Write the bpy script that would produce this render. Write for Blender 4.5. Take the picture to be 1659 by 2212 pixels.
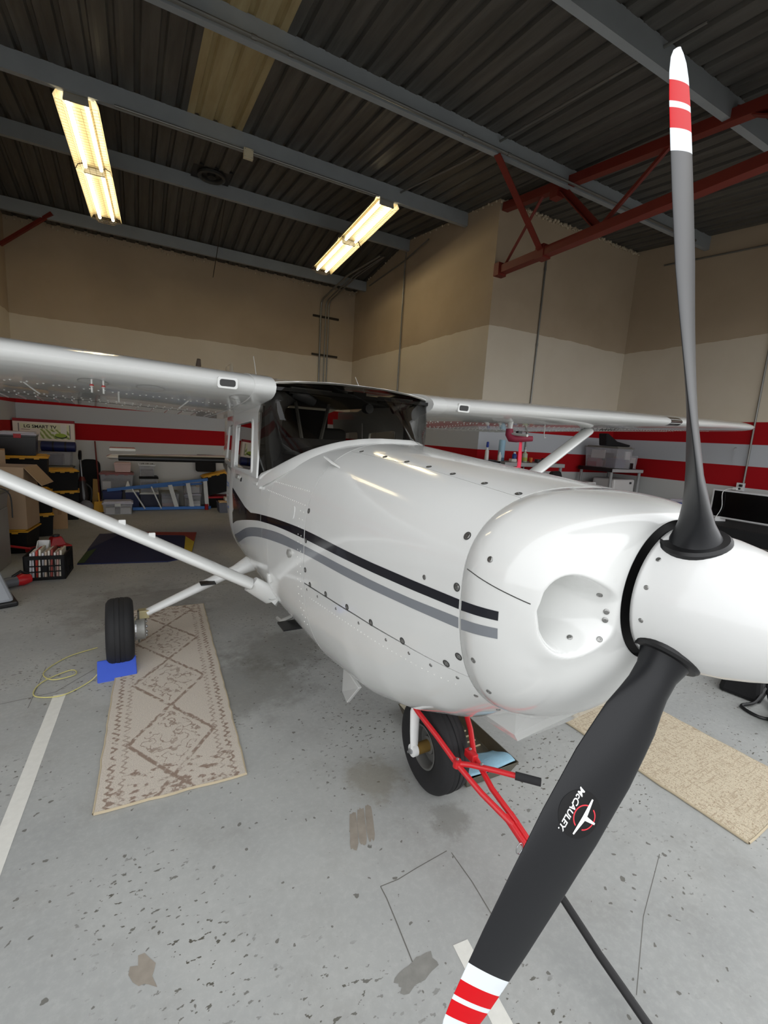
import bpy, bmesh, math, random
from mathutils import Vector, Matrix
random.seed(7)
for o in list(bpy.data.objects): bpy.data.objects.remove(o)
SC = bpy.context.scene
COL = SC.collection
# ------------------------------------------------------------------ camera
YAW, PITCH, ROLL, FPX = 0.500108, 0.164582, 0.0613376, 986.17
CAMZ = 1.70
cf = Vector((math.sin(YAW)*math.cos(PITCH), math.cos(YAW)*math.cos(PITCH), -math.sin(PITCH)))
cr = Vector((math.cos(YAW), -math.sin(YAW), 0)); cu = cr.cross(cf)
cr2 = cr*math.cos(ROLL)+cu*math.sin(ROLL); cu2 = cu*math.cos(ROLL)-cr*math.sin(ROLL)
cd = bpy.data.cameras.new('camera'); cam = bpy.data.objects.new('camera', cd); COL.objects.link(cam)
cam.matrix_world = Matrix(((cr2.x,cu2.x,-cf.x,0),(cr2.y,cu2.y,-cf.y,0),(cr2.z,cu2.z,-cf.z,CAMZ),(0,0,0,1)))
cd.sensor_fit = 'HORIZONTAL'; cd.sensor_width = 36; cd.lens = FPX/1659*36; cd.clip_start = .02; cd.clip_end = 200
SC.camera = cam
# ------------------------------------------------------------------ sky and exposure
W = bpy.data.worlds.new('overcast_sky'); SC.world = W; W.use_nodes = True
wb = W.node_tree.nodes['Background']; wb.inputs[0].default_value = (0.97, 0.985, 1.0, 1); wb.inputs[1].default_value = 1.25
vs = SC.view_settings
vs.view_transform = 'Standard'; vs.look = 'None'; vs.gamma = 1; vs.use_curve_mapping = False; vs.exposure = 0.72
# ------------------------------------------------------------------ helpers
def srgb(r, g, b):
    f = lambda c: ((c/255)/12.92 if c/255 <= .04045 else (((c/255)+.055)/1.055)**2.4)
    return (f(r), f(g), f(b), 1)
class NT:
    def __init__(s, m): s.t = m.node_tree; s.n = s.t.nodes; s.b = s.n['Principled BSDF']
    def new(s, ty, **kw):
        nd = s.n.new(ty)
        for k, v in kw.items(): setattr(nd, k, v)
        return nd
    def lk(s, a, b): s.t.links.new(a, b)
    def val(s, sock, v):
        if hasattr(v, 'is_output'): s.lk(v, sock)
        else: sock.default_value = v
    def m(s, op, a, b=None, c=None, clamp=False):
        nd = s.new('ShaderNodeMath', operation=op); nd.use_clamp = clamp
        s.val(nd.inputs[0], a)
        if b is not None: s.val(nd.inputs[1], b)
        if c is not None: s.val(nd.inputs[2], c)
        return nd.outputs[0]
    def mix(s, f, a, b):
        nd = s.new('ShaderNodeMix', data_type='RGBA'); s.val(nd.inputs[0], f); s.val(nd.inputs[6], a); s.val(nd.inputs[7], b)
        return nd.outputs[2]
    def coord(s, kind='Object'):
        return s.new('ShaderNodeTexCoord').outputs[kind]
    def xyz(s, v):
        nd = s.new('ShaderNodeSeparateXYZ'); s.lk(v, nd.inputs[0]); return nd.outputs
    def map(s, v, scale=(1,1,1), rot=(0,0,0), loc=(0,0,0)):
        nd = s.new('ShaderNodeMapping'); s.lk(v, nd.inputs[0]); nd.inputs[1].default_value = loc; nd.inputs[2].default_value = rot; nd.inputs[3].default_value = scale
        return nd.outputs[0]
    def noise(s, v, scale, detail=4, rough=.55):
        nd = s.new('ShaderNodeTexNoise'); s.lk(v, nd.inputs['Vector']); nd.inputs['Scale'].default_value = scale
        nd.inputs['Detail'].default_value = detail; nd.inputs['Roughness'].default_value = rough
        return nd.outputs[0]
    def voro(s, v, scale, feature='F1', out='Distance'):
        nd = s.new('ShaderNodeTexVoronoi', feature=feature); s.lk(v, nd.inputs['Vector']); nd.inputs['Scale'].default_value = scale
        return nd.outputs[out]
    def ramp(s, f, lo, hi):
        nd = s.new('ShaderNodeMapRange'); nd.interpolation_type = 'SMOOTHSTEP'; s.lk(f, nd.inputs[0]); nd.inputs[1].default_value = lo; nd.inputs[2].default_value = hi
        return nd.outputs[0]
    def bump(s, h, strength=.3, dist=.01):
        nd = s.new('ShaderNodeBump'); s.lk(h, nd.inputs['Height']); nd.inputs['Strength'].default_value = strength; nd.inputs['Distance'].default_value = dist
        s.lk(nd.outputs[0], s.b.inputs['Normal'])
    def base(s, c): s.val(s.b.inputs['Base Color'], c)
MATS = {}
def mat(name, col, rough=.5, metal=0, spec=.5, var=.12, vs=6, coat=0, bump=0, bs=60, trans=0, emit=0, alpha=1):
    """plain material with a soft noise variation of its colour"""
    if name in MATS: return MATS[name]
    m = bpy.data.materials.new(name); m.use_nodes = True; T = NT(m); b = T.b
    c = srgb(*col) if max(col) > 1 else tuple(col)+(1,)
    b.inputs['Roughness'].default_value = rough; b.inputs['Metallic'].default_value = metal
    b.inputs['Specular IOR Level'].default_value = spec; b.inputs['Coat Weight'].default_value = coat
    b.inputs['Coat Roughness'].default_value = .04
    b.inputs['Transmission Weight'].default_value = trans; b.inputs['Alpha'].default_value = alpha
    if var > 0:
        n = T.noise(T.coord(), vs, 3)
        d = tuple(x*(1-var) for x in c[:3])+(1,); e = tuple(min(1, x*(1+var)) for x in c[:3])+(1,)
        T.base(T.mix(n, d, e))
    else: b.inputs['Base Color'].default_value = c
    if bump > 0: T.bump(T.noise(T.coord(), bs, 4), bump, .004)
    if emit > 0:
        b.inputs['Emission Color'].default_value = c; b.inputs['Emission Strength'].default_value = emit
    MATS[name] = m
    return m
def mesh(name, vs, fs, m, parent=None, smooth=False, mats=None, fm=None):
    me = bpy.data.meshes.new(name); me.from_pydata([tuple(v) for v in vs], [], fs); me.update()
    bm = bmesh.new(); bm.from_mesh(me); bmesh.ops.recalc_face_normals(bm, faces=bm.faces); bm.to_mesh(me); bm.free()
    for mm in (mats or [m]): me.materials.append(mm)
    if fm:
        for p, i in zip(me.polygons, fm): p.material_index = i
    if smooth:
        for p in me.polygons: p.use_smooth = True
        if smooth != 'all':
            try: me.set_sharp_from_angle(angle=math.radians(40))
            except Exception: pass
    o = bpy.data.objects.new(name, me); COL.objects.link(o)
    if parent: o.parent = parent
    return o
def tag(o, label, cat, group=None, kind=None):
    if label: o['label'] = label
    if cat: o['category'] = cat
    if group: o['group'] = group
    if kind: o['kind'] = kind
    return o
def struct(o, label=None):
    o['kind'] = 'structure'
    if label: o['label'] = label
    return o
def empty(name, loc=(0,0,0), rz=0, parent=None):
    o = bpy.data.objects.new(name, None); COL.objects.link(o); o.location = loc; o.rotation_euler = (0,0,rz)
    o.empty_display_size = .1
    if parent: o.parent = parent
    return o
class MB:
    """collects shapes for ONE mesh"""
    def __init__(s): s.v = []; s.f = []
    def add(s, vs, fs):
        k = len(s.v); s.v += [Vector(v) for v in vs]; s.f += [tuple(i+k for i in f) for f in fs]; return s
    def box(s, x0, x1, y0, y1, z0, z1, M=None):
        vs = [Vector((x,y,z)) for z in (z0,z1) for y in (y0,y1) for x in (x0,x1)]
        if M: vs = [M @ v for v in vs]
        return s.add(vs, [(0,2,3,1),(4,5,7,6),(0,1,5,4),(2,6,7,3),(0,4,6,2),(1,3,7,5)])
    def taper(s, cx, cy, z0, z1, w0, d0, w1, d1):
        vs = [(cx+sx*w/2, cy+sy*d/2, z) for z, w, d in ((z0,w0,d0),(z1,w1,d1)) for sy in (-1,1) for sx in (-1,1)]
        return s.add(vs, [(0,2,3,1),(4,5,7,6),(0,1,5,4),(2,6,7,3),(0,4,6,2),(1,3,7,5)])
    def rings(s, R, closed=True, caps=True):
        n = len(R[0]); k = len(s.v)
        for r in R: s.v += [Vector(p) for p in r]
        for i in range(len(R)-1):
            for j in range(n if closed else n-1):
                j2 = (j+1) % n
                s.f.append((k+i*n+j, k+i*n+j2, k+(i+1)*n+j2, k+(i+1)*n+j))
        if caps and closed:
            s.f.append(tuple(k+j for j in range(n))); s.f.append(tuple(k+(len(R)-1)*n+j for j in range(n)))
        return s
    def tube(s, P, r, n=10, caps=True, flat=1.0, up=None):
        P = [Vector(p) for p in P]; R = []
        rr = r if isinstance(r, (list, tuple)) else [r]*len(P)
        pu = None
        for i, p in enumerate(P):
            d = (P[min(i+1,len(P)-1)]-P[max(i-1,0)]).normalized()
            if pu is None:
                ref = Vector(up) if up else (Vector((0,0,1)) if abs(d.z) < .9 else Vector((1,0,0)))
                pu = ref
            u = (pu-d*pu.dot(d)).normalized(); w = d.cross(u); pu = u
            R.append([p+(u*math.cos(2*math.pi*j/n)*flat+w*math.sin(2*math.pi*j/n))*rr[i] for j in range(n)])
        return s.rings(R, True, caps)
    def lathe(s, prof, n=24, M=None, caps=True):
        """prof: list of (r, h) about local z"""
        R = [[Vector((r*math.cos(2*math.pi*j/n), r*math.sin(2*math.pi*j/n), h)) for j in range(n)] for r, h in prof]
        if M: R = [[M @ v for v in q] for q in R]
        return s.rings(R, True, caps)
    def prism(s, poly, z0, z1, M=None):
        n = len(poly)
        vs = [Vector((p[0],p[1],z)) for z in (z0,z1) for p in poly]
        if M: vs = [M @ v for v in vs]
        return s.add(vs, [tuple(range(n)), tuple(range(n,2*n))]+[(i,(i+1)%n,n+(i+1)%n,n+i) for i in range(n)])
    def ball(s, c, r, n=8, m=5):
        k = len(s.v)
        return s.lathe([(max(1e-4,r*math.sin(math.pi*i/m)), -r*math.cos(math.pi*i/m)) for i in range(m+1)], n, Matrix.Translation(c), True)
    def build(s, name, m, parent=None, smooth=False, bevel=0, seg=2):
        o = mesh(name, s.v, s.f, m, parent, smooth)
        if bevel:
            b = o.modifiers.new('bevel', 'BEVEL'); b.width = bevel; b.segments = seg; b.limit_method = 'ANGLE'; b.angle_limit = math.radians(35)
        return o
def frame(p, n, up=(0,0,1)):
    """matrix whose z axis is n, at p"""
    n = Vector(n).normalized(); u = Vector(up)
    if abs(n.dot(u)) > .95: u = Vector((0,1,0))
    x = u.cross(n).normalized(); y = n.cross(x)
    p = Vector(p)
    return Matrix(((x.x,y.x,n.x,p.x),(x.y,y.y,n.y,p.y),(x.z,y.z,n.z,p.z),(0,0,0,1)))
def rrect(w, h, r, k=4):
    out = []
    for cx, cy, a0 in ((w/2-r,h/2-r,0),(-w/2+r,h/2-r,90),(-w/2+r,-h/2+r,180),(w/2-r,-h/2+r,270)):
        for i in range(k+1):
            a = math.radians(a0+90*i/k); out.append((cx+r*math.cos(a), cy+r*math.sin(a)))
    return out
def text(name, body, size, M, m, parent, shear=0, ext=.0004, sx=1, bold=0):
    cu_ = bpy.data.curves.new(name, 'FONT'); cu_.body = body; cu_.size = size; cu_.align_x = 'CENTER'; cu_.align_y = 'CENTER'
    cu_.shear = shear; cu_.extrude = ext; cu_.resolution_u = 3; cu_.offset = bold
    t = bpy.data.objects.new(name, cu_); COL.objects.link(t)
    me = bpy.data.meshes.new_from_object(t); bpy.data.objects.remove(t)
    for v in me.vertices: v.co = M @ Vector((v.co.x*sx, v.co.y, v.co.z))
    me.materials.clear(); me.materials.append(m)
    o = bpy.data.objects.new(name, me); COL.objects.link(o); o.parent = parent
    return o
def copy_tree(o, parent=None):
    c = o.copy(); COL.objects.link(c); c.parent = parent
    for ch in list(o.children): copy_tree(ch, c)
    return c
# ------------------------------------------------------------------ materials of the setting
def make_floor_mat():
    m = bpy.data.materials.new('sealed_concrete'); m.use_nodes = True; T = NT(m); v = T.coord()
    big = T.noise(v, .55, 5, .6); mid = T.noise(v, 3.2, 6, .65); fine = T.noise(v, 38, 5, .7)
    c = T.mix(T.ramp(big, .3, .7), srgb(154,156,155), srgb(178,179,176))
    c = T.mix(T.m('MULTIPLY', T.ramp(mid, .45, .75), .30), c, srgb(132,130,124))
    c = T.mix(T.m('MULTIPLY', T.ramp(fine, .4, .75), .25), c, srgb(196,197,194))
    # flaked paint: small dark chips in drifts
    chip = T.ramp(T.noise(T.map(v, (9,16,1), (0,0,.5)), 3.4, 3, .5), .635, .65)
    drift = T.ramp(T.noise(v, 1.1, 3, .5), .46, .60)
    c = T.mix(T.m('MULTIPLY', chip, drift), c, srgb(88,86,78))
    speck = T.ramp(T.noise(v, 30, 2, .4), .70, .72)
    c = T.mix(T.m('MULTIPLY', speck, .8), c, srgb(95,93,86))
    # oily stains under the engine and by the right rug edge
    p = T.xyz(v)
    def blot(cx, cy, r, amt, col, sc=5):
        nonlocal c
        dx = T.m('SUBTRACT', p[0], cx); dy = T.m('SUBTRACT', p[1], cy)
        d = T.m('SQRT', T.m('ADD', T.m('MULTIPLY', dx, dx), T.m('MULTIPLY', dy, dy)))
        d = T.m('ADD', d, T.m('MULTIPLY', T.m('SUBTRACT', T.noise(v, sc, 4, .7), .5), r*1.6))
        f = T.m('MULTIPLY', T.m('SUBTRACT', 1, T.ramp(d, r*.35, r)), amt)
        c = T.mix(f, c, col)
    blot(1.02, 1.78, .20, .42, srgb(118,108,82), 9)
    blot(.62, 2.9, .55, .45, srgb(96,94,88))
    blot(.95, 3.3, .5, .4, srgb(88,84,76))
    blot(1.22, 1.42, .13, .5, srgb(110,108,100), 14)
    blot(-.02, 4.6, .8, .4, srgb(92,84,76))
    T.base(c)
    T.b.inputs['Roughness'].default_value = .55; T.b.inputs['Specular IOR Level'].default_value = .35
    T.bump(T.noise(v, 60, 4), .12, .003)
    return m
def make_wall_mat():
    m = bpy.data.materials.new('painted_hangar_wall'); m.use_nodes = True; T = NT(m); v = T.coord(); p = T.xyz(v)
    wob = T.m('MULTIPLY', T.m('SUBTRACT', T.noise(T.map(v, (1,1,.1)), 1.3, 4, .6), .5), .10)
    z = p[2]
    up = T.m('GREATER_THAN', T.m('ADD', z, wob), 3.40)
    n = T.ramp(T.noise(v, .9, 4, .6), .3, .7)
    cu_ = T.mix(n, srgb(172,155,132), srgb(180,163,140)); cl = T.mix(n, srgb(206,195,176), srgb(212,202,184))
    c = T.mix(up, cl, cu_)
    def band(z0, z1, col):
        nonlocal c
        f = T.m('MULTIPLY', T.m('GREATER_THAN', z, z0), T.m('LESS_THAN', z, z1)); c = T.mix(f, c, col)
    band(-1, 1.28, srgb(190,190,188)); band(1.28, 1.588, srgb(158,14,22)); band(1.588, 1.895, srgb(178,181,186)); band(1.895, 2.21, srgb(158,14,22))
    T.base(c); T.b.inputs['Roughness'].default_value = .8; T.b.inputs['Specular IOR Level'].default_value = .2
    T.bump(T.noise(v, 90, 3), .08, .002)
    return m
FLOOR = make_floor_mat(); WALL = make_wall_mat()
def make_deck_mat(name, c0, c1, transl=0):
    m = bpy.data.materials.new(name); m.use_nodes = True; T = NT(m); v = T.coord()
    n = T.noise(T.map(v, (5,.5,1)), 1.5, 5, .65)
    T.base(T.mix(T.ramp(n, .3, .7), c0, c1)); T.b.inputs['Roughness'].default_value = .5; T.b.inputs['Metallic'].default_value = .25 if not transl else 0
    if transl:
        tr = T.new('ShaderNodeBsdfTranslucent'); tr.inputs[0].default_value = c1
        mx = T.new('ShaderNodeMixShader'); mx.inputs[0].default_value = transl
        T.lk(T.b.outputs[0], mx.inputs[1]); T.lk(tr.outputs[0], mx.inputs[2]); T.lk(mx.outputs[0], T.n['Material Output'].inputs[0])
    return m
DECK = make_deck_mat('dull_roof_steel', srgb(74,72,68), srgb(98,96,91))
SKYL = make_deck_mat('yellowed_skylight', srgb(150,132,96), srgb(176,164,130), .20)
PURL = mat('galvanised_purlin', (152,158,161), .5, .15, var=.15, vs=3)
TRUSS = mat('red_oxide_steel', (112,34,22), .55, var=.2, vs=5)
WHITE = mat('white_plastic', (222,222,220), .4, var=.03)
BLACK = mat('black_plastic', (18,18,20), .45, var=.1)
DKGREY = mat('dark_grey_plastic', (52,53,56), .5)
STEEL = mat('bright_steel', (176,178,180), .3, .9)
CONDUIT = mat('conduit_steel', (132,132,128), .4, .7)
PUTTY = mat('caulking_foam', (186,172,148), .9, var=.25, vs=20)
# ------------------------------------------------------------------ hangar shell
YR, YB, XR, XS, XL, XLL = 10.4, 5.52, 7.70, 4.57, -1.88, -5.2   # rear wall, bay wall, right wall, tail-bay sides, left wall
YD = 1.20                                                         # door line, moved inward so open sky lights the nose and front floor
def deck_z(y): return 5.15+.10*(y-6.3) if y <= 8.05 else 5.325-.16*(y-8.05)
fl = struct(mesh('floor', [(-30,-.9,0),(30,-.9,0),(30,12,0),(-30,12,0)], [(0,1,2,3)], FLOOR))
struct(mesh('floor_apron', [(-60,-60,-.012),(60,-60,-.012),(60,-.9,-.012),(-60,-.9,-.012)], [(0,1,2,3)], mat('bounce_apron',(158,157,154),.9,var=.15,vs=3)))  # unseen apron, kept pale to bounce light onto undersides and ceiling
def wall(name, p, q, ys=None):
    # vertical slab from p to q, with its top following the roof
    n = 24; d = Vector((q[0]-p[0], q[1]-p[1], 0)); L = d.length; d.normalize(); nn = Vector((-d.y, d.x, 0))*.12
    V = []; F = []
    for i in range(n+1):
        x = p[0]+d.x*L*i/n; y = p[1]+d.y*L*i/n; zt = deck_z(y)+.02
        V += [(x,y,0),(x,y,zt),(x+nn.x,y+nn.y,zt),(x+nn.x,y+nn.y,0)]
    for i in range(n):
        k = 4*i
        for a in range(4): F.append((k+a, k+(a+1)%4, k+4+(a+1)%4, k+4+a))
    F += [(0,1,2,3), (4*n,4*n+1,4*n+2,4*n+3)]
    return struct(mesh(name, V, F, WALL))
wall('wall_rear', (XL,YR), (XS,YR)); wall('wall_tail_bay_right', (XS,YR), (XS,YB+.12)); wall('wall_bay_right', (XS,YB), (XR,YB))
wall('wall_right', (XR,YB), (XR,YD)); wall('wall_tail_bay_left', (XL,YB+.12), (XL,YR)); wall('wall_bay_left', (XLL,YB), (XL,YB)); wall('wall_left', (XLL,YD), (XLL,YB))
# unseen header above the open door, set low to keep sky light off the rear
struct(MB().box(XLL-.2, XR+.2, YD-.15, YD, 3.62, 4.66).build('trim_1', WALL))
# roof: corrugated sheets laid side by side, the ribs running front to back
ceil = struct(empty('ceiling', (0,0,0)))
def sheet_mesh(y0, y1, name, m):
    pr = []
    for k in range(3):
        x = k*.2
        pr += [(x,0),(x+.075,0),(x+.090,.032),(x+.125,.032),(x+.140,0),(x+.170,.004)]
    pr.append((.602,0))
    V = []; F = []
    for y in (y0, y1):
        for x, h in pr: V.append((x, y, deck_z(y)+h))
    n = len(pr)
    for i in range(n-1): F.append((i,i+1,n+i+1,n+i))
    k = len(V); V += [(v[0],v[1],v[2]+.004) for v in V]; F += [tuple(j+k for j in reversed(f)) for f in F]   # second skin: sheet thickness
    me = bpy.data.meshes.new(name); me.from_pydata(V, [], F); me.update(); me.materials.append(m); return me
front = sheet_mesh(YD-.25, 8.06, 'roof_sheet', DECK); rear = sheet_mesh(8.04, YR+.15, 'roof_sheet', DECK)
fsky = sheet_mesh(2.60, 6.30, 'skylight_sheet', SKYL); fa = sheet_mesh(YD-.25, 2.66, 'roof_sheet', DECK); fb = sheet_mesh(6.26, 8.06, 'roof_sheet', DECK)
def lay(me, x, label=None):
    o = bpy.data.objects.new(me.name.split('.')[0], me); COL.objects.link(o); o.location = (x,0,0); o.parent = ceil
    if label: o['label'] = label
for i in range(-10, 13):
    x = .585+.6*i
    if i == 0: lay(fsky, x, 'yellowed translucent skylight sheet'); lay(fa, x); lay(fb, x)
    else: lay(front, x)
    if XL-.7 < x < XS+.1: lay(rear, x)
# purlins (C sections)
def purlin(y, x0, x1, zb):
    b = MB(); h = .19
    for sgn in (1,):
        b.box(x0, x1, y-.065, y-.060, zb, zb+h); b.box(x0, x1, y-.060, y, zb, zb+.005); b.box(x0, x1, y-.060, y, zb+h-.005, zb+h)
        b.box(x0, x1, y-.005, y, zb+.005, zb+.026)
    o = b.build('purlin', PURL); o.parent = ceil; return o
PU = {0:(2.67,4.597),1:(4.42,4.772),2:(6.30,4.955),3:(8.05,5.125),4:(9.86,4.84)}
purlin(1.30, XLL, XR, 4.46)
for k, (y, z) in PU.items(): purlin(y, XLL if k < 2 else XL, XR if k < 2 else XS-.01, z)
# ------------------------------------------------------------------ roof steel, lamps, conduits
def bar(p, q, w, h, name, m, parent, up=(0,0,1)):
    p = Vector(p); q = Vector(q); d = (q-p); L = d.length
    return MB().prism([(-w/2,-h/2),(w/2,-h/2),(w/2,h/2),(-w/2,h/2)], 0, L, frame(p, d, up)).build(name, m, parent)
tr = empty('roof_truss', (4.65, YB, 0)); tr['kind'] = 'structure'; tr['label'] = 'red oxide steel roof truss springing from the wall corner'
def T_(x, y, z): return (x-4.65, y-YB, z)
def angle_bar(p, q, w, name, parent):
    p = Vector(p); q = Vector(q); d = q-p; M = frame(p, d)
    return MB().prism([(-w/2,-w/2),(w/2,-w/2),(w/2,-w/2+.012),(-w/2+.012,-w/2+.012),(-w/2+.012,w/2),(-w/2,w/2)], 0, d.length, M).build(name, TRUSS, parent)
bar(T_(4.65,5.50,4.13), T_(4.65,YD,4.13), .12, .10, 'bottom_chord', TRUSS, tr)
bar(T_(4.65,5.50,4.97), T_(4.65,YD,4.45), .10, .10, 'top_chord', TRUSS, tr)
angle_bar(T_(4.65,4.70,4.16), T_(3.52,4.37,4.80), .075, 'diagonal_brace', tr)
angle_bar(T_(4.65,3.88,4.16), T_(4.65,4.57,4.90), .075, 'diagonal_brace', tr)
angle_bar(T_(4.65,3.86,4.16), T_(4.65,3.05,4.73), .035, 'diagonal_rod', tr)
angle_bar(T_(4.65,4.78,4.88), T_(4.65,5.46,4.14), .04, 'diagonal_rod', tr)
angle_bar(T_(4.65,1.70,4.16), T_(4.65,2.67,4.72), .075, 'diagonal_brace', tr)
MB().box(-.07,.07,-.90,-.76,4.06,4.22).build('gusset_plate', TRUSS, tr)
MB().box(-.09,.06,-.10,.0,4.05,4.22).build('gusset_plate', TRUSS, tr)
MB().box(-.06,.06,-1.02,-.90,4.72,4.98).build('gusset_plate', TRUSS, tr)
tl = empty('roof_truss', (-1.7, 9.8, 0)); tl['kind'] = 'structure'; tl['label'] = 'dark red steel brace at the far left roof corner'
bar((.58,-.02,4.93), (-.16,.2,4.36), .05, .05, 'diagonal_brace', TRUSS, tl)
# caulking crumbs along the wall tops
def crumbs(name, p, q, n, r, parent, dz):
    b = MB()
    for i in range(n):
        t = (i+random.random()*.7)/n; x = p[0]+(q[0]-p[0])*t; y = p[1]+(q[1]-p[1])*t
        b.ball((x, y, deck_z(y)+dz+random.uniform(-.02,.02)), r*random.uniform(.5,1.3), 6, 4)
    o = b.build(name, PUTTY, parent); o['kind'] = 'stuff'; return o
for o in list(bpy.data.objects):
    if o.name == 'wall_bay_right': crumbs('caulking', (XS,YB-.02), (XR,YB-.02), 90, .022, o, -.03)
    if o.name == 'wall_rear': crumbs('caulking', (XL,YR-.02), (XS,YR-.02), 60, .02, o, -.06)
    if o.name == 'wall_tail_bay_right': crumbs('caulking', (XS-.02,YB), (XS-.02,YR), 50, .016, o, -.03)
LAMPHOUS = mat('lamp_housing_enamel', (170,158,128), .45, var=.04)
WIRE = mat('guard_wire', (120,100,66), .5, .4)
def tube_mat():
    m = bpy.data.materials.new('fluorescent_tube'); m.use_nodes = True; T = NT(m)
    T.b.inputs['Base Color'].default_value = (1,.95,.8,1); T.b.inputs['Emission Color'].default_value = (1,.86,.56,1); T.b.inputs['Emission Strength'].default_value = 10
    return m
TUBE = tube_mat()
def strip_light(label, x0, x1):
    L = 2.5; t = empty('fluorescent_strip_light', ((x0+x1)/2, 6.27, 4.93))
    t.rotation_euler = (math.atan2(-.25, 2.48), 0, -math.atan2(x1-x0, 2.48))
    tag(t, label, 'ceiling light', 'strip lights on the purlins')
    # wing shaped reflector, two 1.22 m sections
    pr = [(-.20,-.035),(-.175,.02),(-.12,.045),(-.10,.018),(.10,.018),(.12,.045),(.175,.02),(.20,-.035)]
    for k in range(2):
        y0 = k*1.25; b = MB(); n = len(pr)
        V = [(x, y, z) for y in (y0, y0+1.22) for x, z in pr]+[(x, y, z+.006) for y in (y0, y0+1.22) for x, z in pr]
        F = [(i,i+1,n+i+1,n+i) for i in range(n-1)]+[(2*n+i,3*n+i,3*n+i+1,2*n+i+1) for i in range(n-1)]
        for a, c in ((0,2*n),(n,3*n)): F += [(a+i,a+i+1,c+i+1,c+i) for i in range(n-1)]
        b.add(V, F).build('reflector', LAMPHOUS, t)
        MB().box(-.10,.10,y0,y0+1.22,.02,.075).build('ballast_channel', LAMPHOUS, t)
        MB().prism([(-.115,-.05),(.115,-.05),(.10,.06),(-.10,.06)], 0, .02, Matrix.Translation((0,y0+.0,0)) @ Matrix.Rotation(math.pi/2,4,'X') @ Matrix.Translation((0,0,-.02))).build('end_cap', mat('lamp_end_cap',(150,148,140),.5), t)
        for sx in (-1, 1):
            MB().tube([(sx*.085,y0+.04,-.02),(sx*.085,y0+1.18,-.02)], .019, 10).build('fluorescent_tube', TUBE, t)
        g = MB(); pts = [(-.19,-.05),(-.13,-.055),(-.10,-.085),(.10,-.085),(.13,-.055),(.19,-.05)]
        for i in range(25):
            y = y0+.03+i*1.16/24; g.tube([(x,y,z) for x, z in pts], .0016, 4)
        for x, z in pts+[(-.035,-.085),(.035,-.085)]: g.tube([(x,y0+.03,z),(x,y0+1.19,z)], .0016, 4)
        g.build('wire_guard', WIRE, t)
    MB().box(-.075,.075,-.03,.02,.06,.17).build('mounting_plate', mat('lamp_end_cap',(150,148,140)), t)
    return t
strip_light('lit fluorescent strip lamp with wire guard over the left wing', -.54, -.39)
strip_light('lit fluorescent strip lamp with wire guard over the cabin roof', 3.20, 3.14)
def pipe(name, P, r, label, cat='conduit', m=CONDUIT, group=None, clips=()):
    P = [Vector(p) for p in P]; base = P[0].copy(); base = Vector((P[0].x, P[0].y, min(p.z for p in P)))
    # round the corners
    Q = [P[0]]
    for i in range(1, len(P)-1):
        a = (P[i-1]-P[i]); c = (P[i+1]-P[i]); k = min(.14, a.length*.4, c.length*.4)
        s = P[i]+a.normalized()*k; e = P[i]+c.normalized()*k
        for j in range(6):
            u = j/5; Q.append(s*(1-u)**2+P[i]*2*u*(1-u)+e*u*u)
    Q.append(P[-1])
    t = empty(name, base); tag(t, label, cat, group)
    MB().tube([q-base for q in Q], r, 8).build('pipe', m, t, True)
    for cx in clips: MB().lathe([(r*1.35,-.02),(r*1.35,.02)], 10, frame(Vector(cx[0])-base, cx[1])).build('coupling', m, t)
    return t
# electrical conduits
pipe('conduit', [(-.12,6.19,4.93),(.3,6.19,4.93),(3.0,6.19,4.93)], .013, 'thin conduit running along the purlin between the two strip lamps')
pipe('conduit', [(XLL,4.28,4.76),(4.2,4.28,4.76),(7.2,4.28,4.76)], .015, 'long conduit fixed under the purlin nearest the windscreen', clips=[((1.2,4.28,4.76),(1,0,0)),((.9,4.28,4.76),(1,0,0)),((3.0,4.28,4.76),(1,0,0)),((3.6,4.28,4.76),(1,0,0))])
pipe('conduit', [(3.60,2.3,4.70),(3.50,4.9,4.95),(3.32,6.6,5.13),(3.28,7.4,5.18)], .012, 'thin conduit crossing the roof ribs diagonally on the right', clips=[((3.53,4.0,4.865),(0,1,.1))])
jb = empty('junction_box', (1.25, 6.19, 4.90)); tag(jb, 'square cream junction box on the purlin conduit', 'junction box')
MB().box(-.055,.055,-.025,.025,-.055,.055).build('cover', mat('cream_cover',(206,196,168),.5), jb, bevel=.004)
for sx in (-1,1):
    for sz in (-1,1): MB().lathe([(.006,0),(.004,.003)], 8, frame((sx*.04,-.025,sz*.04),(0,-1,0))).build('screw', STEEL, jb)
for i, (x, lab) in enumerate(((3.73,'leftmost of three conduits rising up the rear wall'),(3.845,'middle one of three conduits rising up the rear wall'),(3.915,'rightmost of three conduits rising up the rear wall'))):
    pipe('conduit', [(x,10.36,.4),(x,10.36,4.62),(x+.18,9.3,4.92),(x+.42-.05*i,8.35,5.06)], .021 if i == 0 else .014, lab, group='rear wall conduits')
for z, lab in ((4.275,'upper strut channel holding the rear wall conduits'),(3.445,'lower strut channel holding the rear wall conduits')):
    t = MB().box(-.31,.31,-.02,.02,-.02,.02); o = t.build('strut_channel', mat('channel_dark',(58,52,44),.5,.5)); o.location = (3.86,10.38,z); tag(o, lab, 'bracket')
pipe('conduit', [(4.54,8.08,1.2),(4.54,8.08,4.93),(4.42,7.85,5.02)], .013, 'conduit up the tail bay side wall', clips=[((4.54,8.08,4.4),(0,0,1)),((4.54,8.08,2.6),(0,0,1))])
pipe('conduit', [(4.54,9.6,4.90),(4.54,8.12,4.98),(4.48,7.2,5.06)], .013, 'short conduit along the top of the tail bay side wall')
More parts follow.
